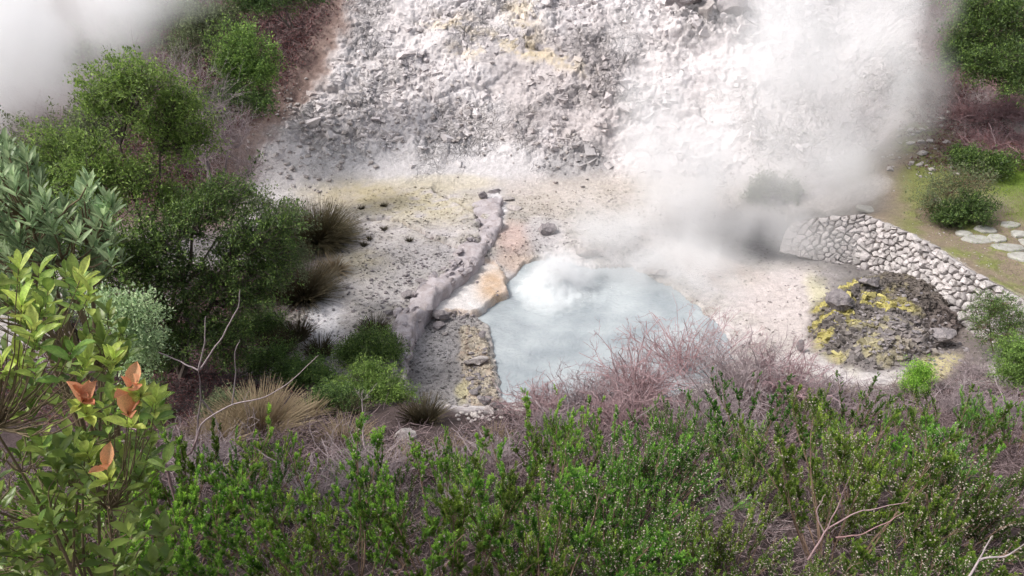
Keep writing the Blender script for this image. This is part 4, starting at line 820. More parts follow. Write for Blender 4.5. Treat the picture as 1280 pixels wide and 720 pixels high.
for i, (px, py, lab) in enumerate([(481, 258, 'tiny dark grass tuft on the yellow flats, rightmost and highest'), (452, 262, 'tiny dark grass tuft on the yellow flats left of the highest one'), (480, 288, 'tiny dark grass tuft just below the stream line'), (512, 302, 'tiny dark grass tuft alone on the grey flats right of the stream stones'), (462, 300, 'tiny dark grass tuft among the stones beside the big rush'), (455, 308, 'tiny grass tuft lowest among the stones beside the big rush')]):
    tussock('grass_tuft', lab, px, py, 60, .20, .1, 'rushd', 80+i, up=.7, wd=.008)

# ------------------------------------------------------------------ near laurel shrub: every leaf of its own while they last
def leaf_mesh(name, m, L=1., W=.4, cup=.1, curl=.15, sh=0.):
    t = np.array([0, .12, .35, .6, .82, 1.]); wd = np.array([.06, .45, .85, 1., .66, .03])*W*.5; z = -curl*t**2*L
    V = []; F = []
    for k in range(6): V += [(-wd[k], t[k]*L, z[k]+cup*wd[k]/W), (0, t[k]*L, z[k]-cup*.3), (wd[k], t[k]*L, z[k]+cup*wd[k]/W)]
    for k in range(5):
        a = k*3; F += [(a, a+1, a+4, a+3), (a+1, a+2, a+5, a+4)]
    V = np.array(V)
    me = mesh(name, V, F, m, True, attrs={'shade': np.clip(sh+.25*(np.abs(V[:, 0]) < 1e-6), 0, 1)}); return me
def leafy_shrub(name, label, cat, base, whorls, kinds, lenr, stemmat, seed, r0=.02, nper=(5, 8), group=None, up=.3, leafname='leaf', maxobj=300, stems=5, spread=1.05):
    """whorls: (point, kind index, n or None)"""
    rs = np.random.default_rng(seed); root = tag(empty(name, base), label, cat, group); base = np.array(base); g = Geo()
    W = np.array([w[0] for w in whorls]); mains = []
    for k in range(stems):
        e = W[rs.integers(len(W))]*.75+W.mean(0)*.25; t = np.linspace(0, 1, 8)[:, None]; mains.append(base*(1-t)+e*t+np.c_[np.sin(t*3.1)*rs.normal(0, .12), np.sin(t*3.1)*rs.normal(0, .12), np.sin(t*3.1)*.05])
    mains = np.array(mains); V, F, A = tubes(mains-base, np.linspace(r0, r0*.45, 8)[None]*np.ones((stems, 1)), 6); g.add(V, F)
    fl = mains[:, 3:].reshape(-1, 3); tips = []
    for w in W:
        s0 = fl[np.argmin(np.linalg.norm(fl-w+[0, 0, .15], axis=1))]; t = np.linspace(0, 1, 6)[:, None]; tips.append(s0*(1-t)+w*t+np.array([0, 0, -.10])*np.sin(t*3.14)*np.linalg.norm(w-s0)+rs.normal(0, .012, (6, 3))*np.sin(t*3.14))
    tips = np.array(tips); V, F, A = tubes(tips-base, np.linspace(r0*.4, r0*.16, 6)[None]*np.ones((len(tips), 1)), 5); g.add(V, F)
    obj('stem', g.mesh(name+'_stem', M[stemmat], True), root)
    rest = Geo(); cnt = 0; todo = []
    for i, (p, kind, nn) in enumerate(whorls):
        ax = norm(tips[i][-1]-tips[i][-3]+np.array([0, 0, up])); n = nn or int(rs.integers(*nper)); a0 = rs.uniform(0, 6.28)
        for k in range(n):
            back = (k/n)*.10 if nn is None else .02
            az = a0+k*2.4; op = (.35+.75*k/n)*spread; s1 = norm(np.cross(ax, [0.3, .2, 1.])); s2 = np.cross(ax, s1)
            d = norm(ax*math.cos(op)+(s1*math.cos(az)+s2*math.sin(az))*math.sin(op)+rs.normal(0, .08, 3)); todo.append((np.array(p)-ax*back, d, ax, kind, rs.uniform(*lenr)))
    order = np.argsort([np.linalg.norm(t[0]-[0, 0, CZ]) for t in todo])
    for oi in order:
        p, d, ax, kind, L = todo[oi]; side = norm(np.cross(d, ax+1e-3)); nrm = np.cross(side, d)
        me = kinds[kind][int(rs.integers(len(kinds[kind])))]; L = L*(1.0 if kind == 2 else 1)
        from mathutils import Matrix
        Rm = np.stack([side, d, nrm], 1)*L
        if cnt < maxobj:
            o = bpy.data.objects.new(leafname, me); COL.objects.link(o); o.parent = root
            o.matrix_local = Matrix([[*Rm[0], p[0]-base[0]], [*Rm[1], p[1]-base[1]], [*Rm[2], p[2]-base[2]], [0, 0, 0, 1]]); cnt += 1
        else:
            v = np.zeros(len(me.vertices)*3, np.float32); me.vertices.foreach_get('co', v); f = np.array([q.vertices[:] for q in me.polygons]); rest.add(v.reshape(-1, 3)@Rm.T+p-base, f, rs.uniform(0, .6)); lm = me.materials[0]
    if rest.n:
        o = obj('leaf_mass', rest.mesh(name+'_leaf_mass', lm, True), root); o['kind'] = 'stuff'
    return root
LK = [[leaf_mesh('laurel_leaf', M['laurel'], 1, w, c, q, sh) for w, c, q, sh in ((.48, .12, .15, 0.), (.52, .2, .25, .25), (.42, .1, .05, .5), (.5, .15, .3, .1))],
      [leaf_mesh('laurel_young_leaf', M['laurel'], 1, w, .2, .1, sh) for w, sh in ((.36, .9), (.40, 1.), (.38, .7))],
      [leaf_mesh('laurel_orange_leaf', M['lyoung'], 1, w, .25, .1, sh) for w, sh in ((.42, .0), (.5, .25))]]
LK[2] = LK[2]
rl = np.random.default_rng(90); wh = []
def ltop(x): return np.interp(x, [-60, 0, 60, 105, 145, 185, 215], [325, 330, 312, 340, 395, 455, 530])
while len(wh) < 290:
    x = rl.uniform(-60, 210); y = rl.uniform(315, 760)
    if y < ltop(x)+8: continue
    if x > 120 and y > 640 and rl.random() < .5: continue
    dpt = rl.uniform(2.5, 3.35); wh.append((PY(x, y, dpt), 1 if rl.random() < (.35 if y < 520 else .2) else 0, None))
for px, py, d_, n in [(105, 500, 2.35, 4), (98, 488, 2.36, 2), (163, 484, 2.35, 4), (172, 476, 2.33, 2), (160, 514, 2.32, 3), (132, 582, 2.3, 3)]:
    wh.append((PY(px, py, d_), 2, n)); wh.append((PY(px+4, py+16, d_+.02), 1, 5))
leafy_shrub('laurel_shrub', 'near glossy-leaved laurel shrub with orange young leaves at the left edge', 'shrub', (-2.25, 2.55, float(hgt(-2.25, 2.55))-.05), wh, LK, (.055, .12), 'lstem', 91, r0=.011, stems=9)
SK = [[leaf_mesh('silver_leaf', M['silver'], 1, w, .1, q, sh) for w, q, sh in ((.24, .0, .1), (.28, .1, .5), (.24, .05, .9))]]
wh = []
while len(wh) < 210:
    x = rl.uniform(-50, 152); y = rl.uniform(175, 395)
    if y < np.interp(x, [-50, 20, 45, 75, 100, 150], [185, 172, 200, 250, 218, 262]) or y > np.interp(x, [0, 90, 150], [400, 370, 330]): continue
    wh.append((PY(x, y, rl.uniform(5.4, 6.6)), 0, None))
leafy_shrub('silver_bush', 'silvery green bush with upright rosettes of narrow leaves at the left edge', 'bush', (-4.3, 6.1, float(hgt(-4.3, 6.1))-.05), wh, SK, (.10, .17), 'lstem', 92, r0=.03, nper=(9, 14), up=.9, stems=10, spread=.85)

# ------------------------------------------------------------------ heath shrubs of the near bank
def heath_protos(seed, nst=46, H=.62, Rr=.5, flowers=.5, dens=1., frond=False):
    rs = np.random.default_rng(seed); st, fo, fw = Geo(), Geo(), Geo()
    a = rs.uniform(0, 6.28, nst); q = np.sqrt(rs.random(nst)); lean = q*.85
    d = np.c_[np.cos(a)*lean, np.sin(a)*lean, np.ones(nst)]; b = np.c_[np.cos(a)*q*Rr*.25, np.sin(a)*q*Rr*.25, np.full(nst, -.05)]
    L = H*rs.uniform(.75, 1.2, nst)*(1.05+.25*q); P = walk(b, d, L, 7, .10, .05, rs); V, F, A = tubes(P, np.linspace(.007, .0025, 7)[None]*np.ones((nst, 1)), 4); st.add(V, F)
    m = 10; s0, t0 = along(np.repeat(P, m, 0), rs.uniform(.4, 1., nst*m)); n = len(s0); sd_ = norm(t0*.7+rdir(n, rs)*.42+np.array([0, 0, .5])); SL = rs.uniform(.08, .2, n)*1.05
    SPp = walk(s0, sd_, SL, 4, .08, .08, rs); V, F, A = tubes(SPp, np.linspace(.003, .0015, 4)[None]*np.ones((n, 1)), 3); st.add(V, F)
    if frond:                        # long plumes with side branchlets
        s1, t1 = along(np.repeat(SPp, 5, 0), rs.uniform(.3, 1, n*5)); q1 = walk(s1, norm(t1+rdir(n*5, rs)*.5), rs.uniform(.04, .09, n*5), 4, .06, .1, rs); SPp = np.concatenate([SPp[::2], q1[::2]]); n = len(SPp)
    k = int(64*dens); T = np.repeat(SPp, k, 0); tt = rs.uniform(.1, 1, n*k); p, tg = along(T, tt); nd = norm(tg*.8+rdir(n*k, rs)*.62); LL = .024*rs.uniform(.7, 1.3, n*k)*(1.25-.5*tt)
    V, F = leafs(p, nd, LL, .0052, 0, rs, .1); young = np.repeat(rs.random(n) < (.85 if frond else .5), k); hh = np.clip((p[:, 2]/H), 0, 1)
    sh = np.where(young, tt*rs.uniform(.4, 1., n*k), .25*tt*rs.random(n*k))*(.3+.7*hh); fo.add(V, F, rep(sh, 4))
    nf = int(n*2.6*flowers)
    if nf:
        j = rs.integers(0, n, nf*2); p, _ = along(SPp[j], rs.uniform(.1, .8, nf*2)); oc = np.array([[1, 0, 0], [0, 1, 0], [-1, 0, 0], [0, -1, 0], [0, 0, 1], [0, 0, -1.]])*.0055; of = np.array([[0, 1, 4], [1, 2, 4], [2, 3, 4], [3, 0, 4], [1, 0, 5], [2, 1, 5], [3, 2, 5], [0, 3, 5]])
        p = p+rs.normal(0, .006, p.shape); V = (p[:, None]+oc[None]*rs.uniform(.7, 1.4, (len(p), 1, 1))).reshape(-1, 3); F = (of[None]+np.arange(len(p))[:, None, None]*6).reshape(-1, 3); fw.add(V, F)
    return st.mesh('heath_stems', M['stem']), fo.mesh('heath_foliage', M['heath']), (fw.mesh('heath_flowers', M['flower']) if nf else None)
HP = [heath_protos(400+i, flowers=f, H=h, Rr=r_, nst=ns, frond=fr, dens=dn) for i, (f, h, r_, ns, fr, dn) in enumerate([(.9, .6, .5, 40, False, 1), (0, .8, .36, 15, True, .8), (.5, .66, .5, 34, False, 1), (.15, .85, .42, 17, True, .8), (1., .5, .55, 40, False, 1), (0, .6, .5, 34, False, .8)])]
ORD = ['first', 'second', 'third', 'fourth', 'fifth', 'sixth', 'seventh', 'eighth', 'ninth', 'tenth', 'eleventh', 'twelfth']
rows = [('front', 3.55, 8, 3.3, 1.05), ('second', 4.35, 9, 4.1, 1.1), ('third', 5.25, 9, 4.8, 1.15), ('fourth', 6.3, 10, 5.6, 1.2), ('fifth', 7.4, 10, 6.4, 1.2), ('sixth', 8.5, 10, 7.2, 1.15)]
LOOK = ['cream-flowered', 'upright plain green', 'lightly flowered', 'tall bright-tipped', 'densely cream-flowered', 'low green']
rh = np.random.default_rng(8)
for ri, (rn, yy, cnt, half, scl) in enumerate(rows):
    placed = 0
    for i in range(cnt):
        x = -half+2*half*(i+.5)/cnt+rh.uniform(-.22, .22); y = yy+rh.uniform(-.28, .28); z = float(hgt(x, y)); u, v = proj(x, y, z+.5)
        left = u < 560
        k = int(rh.choice([1, 3, 1, 2] if left else [0, 2, 3, 4, 4, 0, 3]))
        if ri >= 4 and u < 640: k = int(rh.choice([1, 5]))
        sc = scl*rh.uniform(.75, 1.25)*(.95 if (left and ri >= 2) else 1.)
        if u < 230 and ri >= 3: continue
        if rh.random() < .13 and 0 < ri: continue
        if ri == 5 and u < 760: sc *= .62
        if ri >= 2 and 260 < u < 760: sc *= .8 if ri < 4 else .62
        lab = f'{LOOK[k]} heath shrub, {ORD[placed]} from left in {rn} row of the near bank'; placed += 1
        root = tag(empty('heath_shrub', (x, y, z-.03)), lab, 'shrub', 'heath shrubs covering the near bank'); root.scale = (sc, sc, sc*rh.uniform(.9, 1.1)); root.rotation_euler = (rh.uniform(-.1, .15), rh.uniform(-.12, .12), rh.uniform(0, 6.28))
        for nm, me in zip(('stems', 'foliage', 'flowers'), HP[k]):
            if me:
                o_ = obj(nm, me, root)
                if nm == 'flowers': o_['kind'] = 'stuff'
for px, py, sc, k, lab in [(1010, 520, .95, 0, 'flowered heath shrub just in front of the right end of the dead brush'), (1060, 525, .9, 3, 'bright-tipped heath shrub below the sulphur mound behind the front heath'), (1215, 530, .9, 5, 'small green heath shrub in grey twigs below the wall end'), (1130, 535, .8, 5, 'small green heath shrub in grey twigs under the yellow ground patch'),
                           (840, 540, .9, 2, 'heath shrub right in front of the middle of the pink dead brush'), (700, 560, .8, 5, 'heath shrub in front of the left end of the pink dead brush'), (575, 610, .6, 1, 'bright green heath sprig standing in pale ground below the gravel basin'), (640, 560, .4, 1, 'tiny bright heath sprig below the lower left pool corner'),
                           (362, 590, .6, 1, 'bright heath sprig right of the dry grass tussock'), (800, 455, .55, 5, 'small olive heath shrub standing out of the dead brush against the pool'), (1270, 560, .9, 3, 'heath shrub at the right edge below the bright green bush')]:
    p = hit(px, py+14); root = tag(empty('heath_shrub', p), lab, 'shrub', None); root.scale = (sc,)*3; root.rotation_euler = (0, 0, px)
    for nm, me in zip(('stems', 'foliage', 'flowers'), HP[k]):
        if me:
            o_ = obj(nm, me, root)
            if nm == 'flowers': o_['kind'] = 'stuff'

# ------------------------------------------------------------------ dead brush
def dead_shrub(name, label, loc, R, H, n, m, seed, red=.0, wd=.0068, cat='dead shrub', par=None, flat=.25):
    rs = np.random.default_rng(seed); g = Geo(); n = int(n*1.45); a = rs.uniform(0, 6.28, n); el = rs.uniform(.1, 1.2, n)
    d = np.c_[np.cos(a)*np.sin(el), np.sin(a)*np.sin(el), np.cos(el)]; b = np.c_[rs.normal(0, R*.22, n), rs.normal(0, R*.22, n), np.zeros(n)]
    P = walk(b, d, np.where(el > .7, R*1.2, H)*rs.uniform(.6, 1.1, n), 8, .22, -.09, rs); P[..., 2] = np.abs(P[..., 2])
    V, F, A = tubes(P, np.linspace(wd*1.3, wd*.6, 8)[None]*rs.uniform(.6, 2.0, (n, 1)), 4, rs.random(n)*.3*red); g.add(V, F, A)
    s, t = along(np.repeat(P, 6, 0), rs.uniform(.2, 1, n*6)); t2 = walk(s, norm(t*.6+rdir(n*6, rs)*.7), R*.5*rs.uniform(.3, 1, n*6), 6, .22, .0, rs); V, F, A = tubes(t2, np.linspace(wd*.65, wd*.4, 6)[None]*np.ones((n*6, 1)), 3, rs.random(n*6)*.5*red); g.add(V, F, A)
    s, t = along(np.repeat(t2, 4, 0), rs.uniform(.2, 1, n*24)); t3 = walk(s, norm(t*.6+rdir(n*24, rs)*.7+[0, 0, .15]), R*.2*rs.uniform(.3, 1, n*24), 4, .2, .03, rs); V, F, A = tubes(t3, np.linspace(wd*.42, wd*.28, 4)[None]*np.ones((n*24, 1)), 3, rs.random(n*24)**2*red); g.add(V, F, A)
    return tag(obj(name, g.mesh(name, M[m]), None, loc), label, cat)
for i, (px, py, R, H, n, red, lab) in enumerate([(675, 520, .8, .6, 60, .1, 'pale dead twigs standing at the near left shore of the pool'), (735, 515, .9, .75, 70, .3, 'pale grey-pink dead twig mound nearest the lower left pool corner'), (795, 505, .95, 1.6, 110, .5, 'dead twig shrub left of the reddest brush beside the pool'), (855, 490, 1.0, 2.4, 120, .9, 'tallest reddish dead shrub reaching up in front of the pool'),
      (925, 500, 1.0, 1.7, 120, 1., 'dense rusty-red dead shrub in the middle of the dead brush'), (975, 505, .95, 1.4, 100, .4, 'mauve dead twig shrub between the rusty brush and the pale shore'), (1030, 515, .9, .75, 60, .2, 'low grey dead twigs at the right end of the dead brush'), (690, 545, .7, .35, 40, .2, 'low sparse grey dead twigs at the left end of the dead brush'), (780, 540, .8, .8, 70, .3, 'grey dead twig tangle in front of the left half of the dead brush'), (890, 540, .8, .9, 70, .4, 'grey-mauve twig tangle in front of the rusty dead shrub')]):
    dead_shrub('dead_shrub', lab, hit(px, py), R, H, n, 'deadg' if i in (1, 4, 6, 7, 9) else 'dead', 600+i, red)
for i, (px, py, R, H, n, lab) in enumerate([(470, 610, .8, .35, 60, 'grey-mauve dead twig tangle among the left heath sprigs'), (400, 640, .7, .3, 50, 'dead twig tangle below the dry grass tussock'), (1190, 520, .8, .35, 60, 'silver-grey dead twigs below the yellow ground and the wall end'), (1260, 530, .8, .35, 50, 'silver-grey dead twigs at the right edge above the heath'), (620, 590, .7, .25, 40, 'low brown dead twigs between the pool corner and the heath'), (1100, 525, .6, .3, 40, 'thin grey dead twigs below the sulphur mound'), (1215, 470, .5, .35, 40, 'brown dead branches piled at the foot of the wall'), (930, 655, .5, .35, 40, 'pale dead twigs in a gap of the right heath'), (250, 600, .8, .5, 60, 'brown dead undergrowth left of the dry grass tussock'), (560, 650, .5, .3, 40, 'brown dead twigs between the middle heath shrubs')]):
    dead_shrub('dead_shrub', lab, hit(px, py), R, H, n, 'deadg', 650+i, .6, wd=.005)
for i, (px, py, R, H, n, lab) in enumerate([(1230, 190, 1.1, .5, 70, 'reddish dead branches on the right slope, lowest above the terrace bush'), (1255, 145, 1.2, .6, 80, 'reddish dead branches right under the upper right tree'), (1205, 150, .9, .5, 60, 'reddish dead branches at the steam edge on the right slope'), (1285, 190, 1.1, .5, 60, 'reddish dead branches cut by the right edge above the lawn')]):
    dead_shrub('dead_shrub', lab, hit(px, py), R, H, n, 'dead', 680+i, 1., wd=.009)
def sapling(label, lines, y, r, m='deadg', name='bare_sapling', cat='bare sapling', seed=1):
    rs = np.random.default_rng(seed); g = Geo(); P0 = PY(*lines[0][0], y)
    for k, ln in enumerate(lines):
        pts = np.array([PY(a, b, y+.12*math.sin(k*2.1+j*.7)*(j > 0)) for j, (a, b) in enumerate(ln)]); t = np.linspace(0, len(pts)-1, 5*len(pts)); q = np.stack([np.interp(t, range(len(pts)), pts[:, c]) for c in range(3)], 1); q[1:-1] += rs.normal(0, .006, q[1:-1].shape); q[1:-1] = (q[:-2]+q[1:-1]*2+q[2:])/4
        V, F, A = tubes(q[None]-P0, np.linspace(r*(1 if k == 0 else .7), r*.3, len(q))[None], 5, [rs.random()*.5]); g.add(V, F, A)
    return tag(obj(name, g.mesh(name, M[m], True), None, P0), label, cat)
sapling('tall forked leafless sapling standing before the dark hollow under the tree', [[(243, 640), (247, 560), (246, 533), (251, 500), (250, 478), (248, 463)], [(248, 463), (225, 452), (198, 440)], [(248, 463), (256, 430), (257, 395)], [(250, 462), (275, 425), (298, 385), (300, 362)], [(252, 500), (266, 515), (276, 545)]], 8.0, .018, seed=1)
sapling('long arching bare branch reaching right over the dry grass tussock', [[(236, 600), (249, 530), (290, 505), (335, 497), (372, 470), (398, 444)], [(290, 505), (295, 470), (293, 440), (300, 425)]], 7.8, .014, seed=2)
sapling('thick broken pinkish stick behind the laurel shrub', [[(228, 660), (212, 600), (200, 560), (189, 545)], [(205, 590), (240, 565), (249, 540)], [(200, 570), (180, 540), (160, 535)]], 5.5, .022, 'dead', seed=3)
sapling('thin twisted bare twigs right of the laurel shrub leaves', [[(225, 680), (205, 610), (190, 560), (182, 520)], [(198, 580), (215, 545), (222, 520)], [(190, 560), (170, 550), (150, 552)]], 5.0, .008, 'deadg', seed=4)
sapling('twisted pink-tan branch sprawling across the right heath', [[(1010, 700), (1035, 660), (1070, 640), (1100, 635), (1135, 628)], [(1035, 660), (1050, 625), (1065, 590)], [(1045, 672), (1080, 668), (1110, 652), (1130, 640)], [(1030, 665), (1020, 640), (1032, 618)]], 4.2, .009, 'dead', seed=5)
sapling('pale peeled stem at the lower right corner in front of the heath', [[(1200, 740), (1225, 700), (1240, 670)], [(1225, 700), (1262, 695), (1290, 672)]], 3.3, .01, 'deadg', seed=6)
sapling('reddish-brown upright stem among the left heath sprigs', [[(200, 640), (214, 660), (226, 700), (232, 740)], [(214, 660), (240, 690)]], 4.0, .010, 'dead', seed=7)
sapling('bright curved dead branch lying over the middle of the pink dead brush', [[(895, 545), (885, 505), (868, 478), (850, 455)], [(885, 505), (905, 490)], [(760, 545), (800, 520), (822, 505)]], 9.3, .012, 'deadg', seed=8)

# ------------------------------------------------------------------ ground cover nobody could count
def twig_cover(name, label, xr, yr, n, L, wd, m, seed, keep=None, lift=.03, up=.25, K=4):
    rs = np.random.default_rng(seed); x = rs.uniform(*xr, n); y = rs.uniform(*yr, n); z = hgt(x, y); P = np.c_[x, y, z+lift*rs.random(n)]; u, v = proj(x, y, z)
    ok = (u > -60) & (u < 1340) & (v > -80) & (v < 780)
    if keep is not None: ok &= keep(u, v, rs)
    P = P[ok]; n = len(P); a = rs.uniform(0, 6.28, n); d = np.c_[np.cos(a), np.sin(a), rs.uniform(-.05, up*2, n)]
    sxy = norm(d); g = Geo(); W = walk(P, sxy, L*rs.uniform(.4, 1.2, n), K, .22, 0, rs); zz = hgt(W[..., 0].ravel(), W[..., 1].ravel()).reshape(W.shape[:2])
    W[..., 2] = np.maximum(W[..., 2], zz+.01)*.5+(zz+(W[..., 2]-W[:, :1, 2])+lift)*.5
    V, F, A = tubes(W, np.linspace(wd, wd*.5, K)[None]*rs.uniform(.6, 1.4, (n, 1)), 3, rs.random(n)); g.add(V, F, A)
    return tag(obj(name, g.mesh(name, M[m])), label, None, None, 'stuff')
def leaf_cover(name, label, xr, yr, n, L, m, seed, keep, up=.4, Wd=.5):
    rs = np.random.default_rng(seed); x = rs.uniform(*xr, n); y = rs.uniform(*yr, n); z = hgt(x, y); u, v = proj(x, y, z); ok = (u > -60) & (u < 1340) & (v > -80) & (v < 780) & keep(u, v, rs)
    P = np.c_[x, y, z+.01+.04*rs.random(n)][ok]; n = len(P); d = rdir(n, rs); d[:, 2] = np.abs(d[:, 2])*up*2+.05; l = L*rs.uniform(.5, 1.4, n); V, F = leafs(P, d, l, l*Wd, 0, rs); g = Geo(); g.add(V, F, rep(rs.random(n), 4))
    return tag(obj(name, g.mesh(name, M[m])), label, None, None, 'stuff')
twig_cover('twig_litter', 'tangled fallen twigs covering the near bank under the heath', (-7, 7.5), (2.8, 8.5), 17000, .26, .0032, 'litter', 700, up=.5, lift=.22)
twig_cover('twig_litter', 'pale mauve fallen twigs along the foot of the bank before the pool', (-6, 11), (7.5, 12.9), 30000, .34, .0048, 'litter', 701, up=.4, lift=.14, keep=lambda u, v, r: v > np.interp(u, [280, 420, 560, 640, 1000, 1280], [525, 535, 560, 530, 480, 480]) + r.normal(0, 10, len(u)))
lslope = lambda u, v, r: (u < np.interp(v, [-80, 0, 60, 110, 170, 240], [440, 425, 400, 365, 300, 250])-12+r.normal(0, 12, len(u))) & (v < 260)
leaf_cover('bracken_litter', 'dead reddish-purple bracken covering the upper left slope', (-16, -3), (23, 38), 60000, .11, 'redlit', 702, lslope)
twig_cover('twig_litter', 'dry twigs strewn over the upper left slope', (-16, -3), (23, 38), 9000, .40, .007, 'litter', 703, keep=lslope, up=.5)
rslope = lambda u, v, r: (u > 1150+r.normal(0, 18, len(u))) & (v < 215)
leaf_cover('bracken_litter', 'reddish dead leaves covering the right slope above the lawn', (9, 17), (20, 36), 30000, .09, 'redlit', 704, rslope)
twig_cover('twig_litter', 'grey-pink sticks strewn over the right slope', (9, 17), (20, 36), 9000, .45, .008, 'litter', 705, keep=rslope, up=.4)
leaf_cover('leaf_litter', 'dark leaf litter in the shaded hollow under the left trees', (-11, -4.2), (10.5, 19), 26000, .06, 'redlit', 706, lambda u, v, r: (u < 400) & (v > 320) & (r.random(len(u)) < np.clip((400-u)/140, 0, 1)))
leaf_cover('moss_patches', 'short grass and moss growing on the terrace', (9.5, 17), (14, 23), 42000, .045, 'turf', 707, lambda u, v, r: (((u > 1215+r.normal(0, 12, len(u))) & (v > 212) & (v < 290)) | ((u > 1110) & (v > 262) & (v < 350) & (r.random(len(u)) < .10))) & (inside(*PXY(u, v), TERR)), up=1.2, Wd=.16) if False else None
def turf(u, v, r): return ((u > 1222+r.normal(0, 10, len(u))) & (v > 215) & (v < 280+10*np.sin(u*.2))) | ((u > 1130) & (v > 266) & (v < 400) & (v < 270+(u-1130)*.62) & (r.random(len(u)) < .18))
leaf_cover('short_grass', 'short green grass growing on the terrace behind the wall', (9.5, 17), (14, 24), 60000, .05, 'turf', 707, turf, up=1.4, Wd=.16)

# ------------------------------------------------------------------ boiling water thrown up, and the steam
rd = np.random.default_rng(33); g = Geo()
oc = np.array([[1, 0, 0], [0, 1, 0], [-1, 0, 0], [0, -1, 0], [0, 0, 1], [0, 0, -1.]]); of = np.array([[0, 1, 4], [1, 2, 4], [2, 3, 4], [3, 0, 4], [1, 0, 5], [2, 1, 5], [3, 2, 5], [0, 3, 5]])
nd_ = 2600; a = rd.uniform(0, 6.28, nd_); rr_ = np.abs(rd.normal(0, .5, nd_)); zz_ = np.abs(rd.normal(0, .26, nd_))*np.exp(-(rr_/.55)**2)+.02+.10*rd.random(nd_)
p = np.c_[BUB[0]+rr_*np.cos(a), BUB[1]+rr_*np.sin(a), zz_]; szd = rd.uniform(.004, .012, nd_)*(1+.8*np.exp(-(rr_/.3)**2))
V = (p[:, None]+oc[None]*szd[:, None, None]*rd.uniform(.7, 1.5, (nd_, 1, 3))).reshape(-1, 3); F = (of[None]+np.arange(nd_)[:, None, None]*6).reshape(-1, 3); g.add(V, F)
M['drop'] = mat('white_spray', (.8, .82, .83), .4, .4, .3)
tag(obj('spray', g.mesh('spray', M['drop'], True)), 'white spray thrown up by the boiling spring', None, None, 'stuff')

def steam(name, label, blobs, dens, nscale=.55, seed=0., lo=.42, hi=.62, steprate=1., detail=5., stretch=(1, 1, .7)):
    """blobs: (centre, radii, weight); soft-edged puffs broken up by turbulence"""
    cs = np.array([b[0] for b in blobs]); rs_ = np.array([b[1] for b in blobs]); mn = (cs-rs_).min(0); mx = (cs+rs_).max(0)
    V = np.array([[x, y, z] for x in (mn[0], mx[0]) for y in (mn[1], mx[1]) for z in (mn[2], mx[2])]); F = [[0, 1, 3, 2], [4, 6, 7, 5], [0, 4, 5, 1], [2, 3, 7, 6], [0, 2, 6, 4], [1, 5, 7, 3]]
    m = bpy.data.materials.new(name+'_vapour'); m.use_nodes = True; n = m.node_tree.nodes; l = m.node_tree.links; n.remove(n['Principled BSDF'])
    tc = n.new('ShaderNodeTexCoord'); pv = n.new('ShaderNodeVolumePrincipled'); pv.inputs['Color'].default_value = (.995, .995, 1, 1); pv.inputs['Anisotropy'].default_value = 0
    nz0 = n.new('ShaderNodeTexNoise'); nz0.inputs['Scale'].default_value = nscale*.8; nz0.inputs['Detail'].default_value = 1; l.new(tc.outputs['Object'], nz0.inputs['Vector'])
    wv = n.new('ShaderNodeVectorMath'); wv.operation = 'MULTIPLY_ADD'; l.new(nz0.outputs['Color'], wv.inputs[0]); wv.inputs[1].default_value = (1.6, 1.6, 1.6); l.new(tc.outputs['Object'], wv.inputs[2])
    mp = n.new('ShaderNodeMapping'); mp.inputs['Location'].default_value = (seed, seed*.7, 0); mp.inputs['Scale'].default_value = stretch; l.new(wv.outputs[0], mp.inputs['Vector'])
    nz = n.new('ShaderNodeTexNoise'); nz.inputs['Scale'].default_value = nscale; nz.inputs['Detail'].default_value = detail; nz.inputs['Roughness'].default_value = .55; l.new(mp.outputs[0], nz.inputs['Vector'])
    nr = n.new('ShaderNodeMapRange'); nr.interpolation_type = 'SMOOTHSTEP'; nr.inputs[1].default_value = lo; nr.inputs[2].default_value = hi; l.new(nz.outputs['Fac'], nr.inputs[0])
    acc = None
    for c, r, w_ in blobs:
        a_ = n.new('ShaderNodeVectorMath'); a_.operation = 'SUBTRACT'; l.new(tc.outputs['Object'], a_.inputs[0]); a_.inputs[1].default_value = tuple(c)
        d_ = n.new('ShaderNodeVectorMath'); d_.operation = 'DIVIDE'; l.new(a_.outputs[0], d_.inputs[0]); d_.inputs[1].default_value = tuple(r)
        e_ = n.new('ShaderNodeVectorMath'); e_.operation = 'LENGTH'; l.new(d_.outputs[0], e_.inputs[0])
        q = n.new('ShaderNodeMapRange'); q.interpolation_type = 'SMOOTHSTEP'; q.inputs[1].default_value = 1; q.inputs[2].default_value = .15; q.inputs[3].default_value = 0; q.inputs[4].default_value = w_; l.new(e_.outputs['Value'], q.inputs[0])
        if acc is None: acc = q.outputs[0]
        else:
            x = n.new('ShaderNodeMath'); x.operation = 'ADD'; l.new(acc, x.inputs[0]); l.new(q.outputs[0], x.inputs[1]); acc = x.outputs[0]
    x = n.new('ShaderNodeMath'); x.operation = 'MULTIPLY'; l.new(acc, x.inputs[0]); l.new(nr.outputs[0], x.inputs[1])
    y = n.new('ShaderNodeMath'); y.operation = 'MULTIPLY'; l.new(x.outputs[0], y.inputs[0]); y.inputs[1].default_value = dens; l.new(y.outputs[0], pv.inputs['Density']); l.new(pv.outputs[0], n['Material Output'].inputs['Volume'])
    me = mesh(name, V, np.array(F), m); m.cycles.volume_step_rate = steprate; return tag(obj(name, me), label, None, None, 'stuff')
def sb(px, py, y, rx, ry, rz, w_=1.): return (PY(px, py, y), (rx, ry, rz), w_)
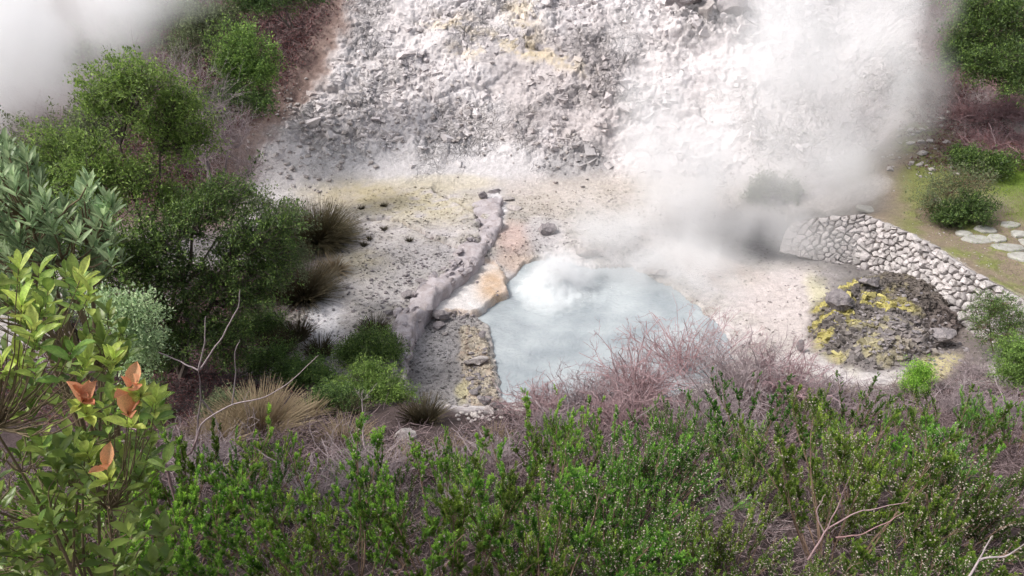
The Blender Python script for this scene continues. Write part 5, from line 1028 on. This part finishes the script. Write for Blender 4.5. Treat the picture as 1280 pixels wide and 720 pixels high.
steam('steam', 'thick white steam rising from the dark pit and drifting up over the slope', [
    sb(970, 285, 20.6, 2.6, 1.6, 1.1, .75), sb(840, 275, 21.0, 2.4, 1.6, 1.5, .95), sb(815, 150, 22.5, 1.5, 2., 2.4, 1.05), sb(860, 215, 22, 2.4, 2., 1.8, .9), sb(1040, 220, 22, 2.6, 2., 1.9, .7), sb(740, 265, 21.5, 1.6, 1.2, 1.0, .25),
    sb(1095, 120, 23.5, 2.6, 2.2, 2.8, .9), sb(1010, 60, 25., 3.2, 2.4, 2.6, .8), sb(1110, 10, 25.5, 2.6, 2.4, 2.4, .9), sb(950, 140, 23.5, 2.6, 2., 2.2, .45), sb(985, -30, 26, 3.0, 2.6, 2.4, .8), sb(790, 30, 25, 1.3, 2, 1.6, .1)], 1.0, nscale=.55, seed=3.1, lo=.32, hi=.66)
steam('steam', 'dense pale steam cloud filling the upper left corner behind the trees', [
    sb(20, 60, 20.5, 3.2, 2.2, 2.6, 1.2), sb(110, 20, 22, 2.6, 2.2, 1.8, 1.), sb(-60, 130, 20, 2.6, 2., 2., 1.), sb(200, -10, 23.5, 2.2, 2., 1.2, .55), sb(100, 110, 20.8, 1.8, 1.6, 1.1, .45)], 1.3, nscale=.5, seed=8.2, lo=.28, hi=.62)
steam('steam', 'thin low steam drifting over the boiling pool', [
    sb(735, 335, 19.3, 1.2, .8, .6, 1.2), sb(680, 385, 18.2, .9, .9, .4, .8), sb(850, 335, 19.3, 3.0, 1.5, 1.1, 1.5), sb(900, 365, 18.2, 1.8, 1., .7, 1.), sb(770, 290, 20.3, 2.0, 1.2, 1.0, .6), sb(740, 290, 20.5, 1.6, 1.2, .9, .5), sb(960, 345, 19.0, 1.8, 1.2, .7, .35)], .9, nscale=.9, seed=1.7, lo=.30, hi=.62, stretch=(1, 1, .8))
steam('steam', 'dense white puff standing on the boiling spring', [((BUB[0]+.05, BUB[1]+.1, .55), (.85, .7, .95), 1.2), ((BUB[0]-.3, BUB[1]-.2, .3), (.8, .7, .7), 1.), ((BUB[0]+.5, BUB[1]+.1, .3), (.9, .7, .7), .8), ((BUB[0]-.1, BUB[1]-.8, .15), (1.2, .9, .45), .5)], 3.4, nscale=2.1, seed=4.4, lo=.32, hi=.6, detail=7.)
steam('steam', 'thin steam veil spread over the lower right slope and the pit', [sb(940, 200, 21.6, 4.6, 2.0, 3.0, 1.), sb(850, 300, 20.6, 3.2, 1.4, 1.2, 1.), sb(1030, 300, 20.2, 2.4, 1.4, 1.0, .9), sb(1000, 60, 23.5, 4.2, 2.0, 2.6, 1.)], .38, nscale=.8, seed=12.4, lo=.15, hi=.6)
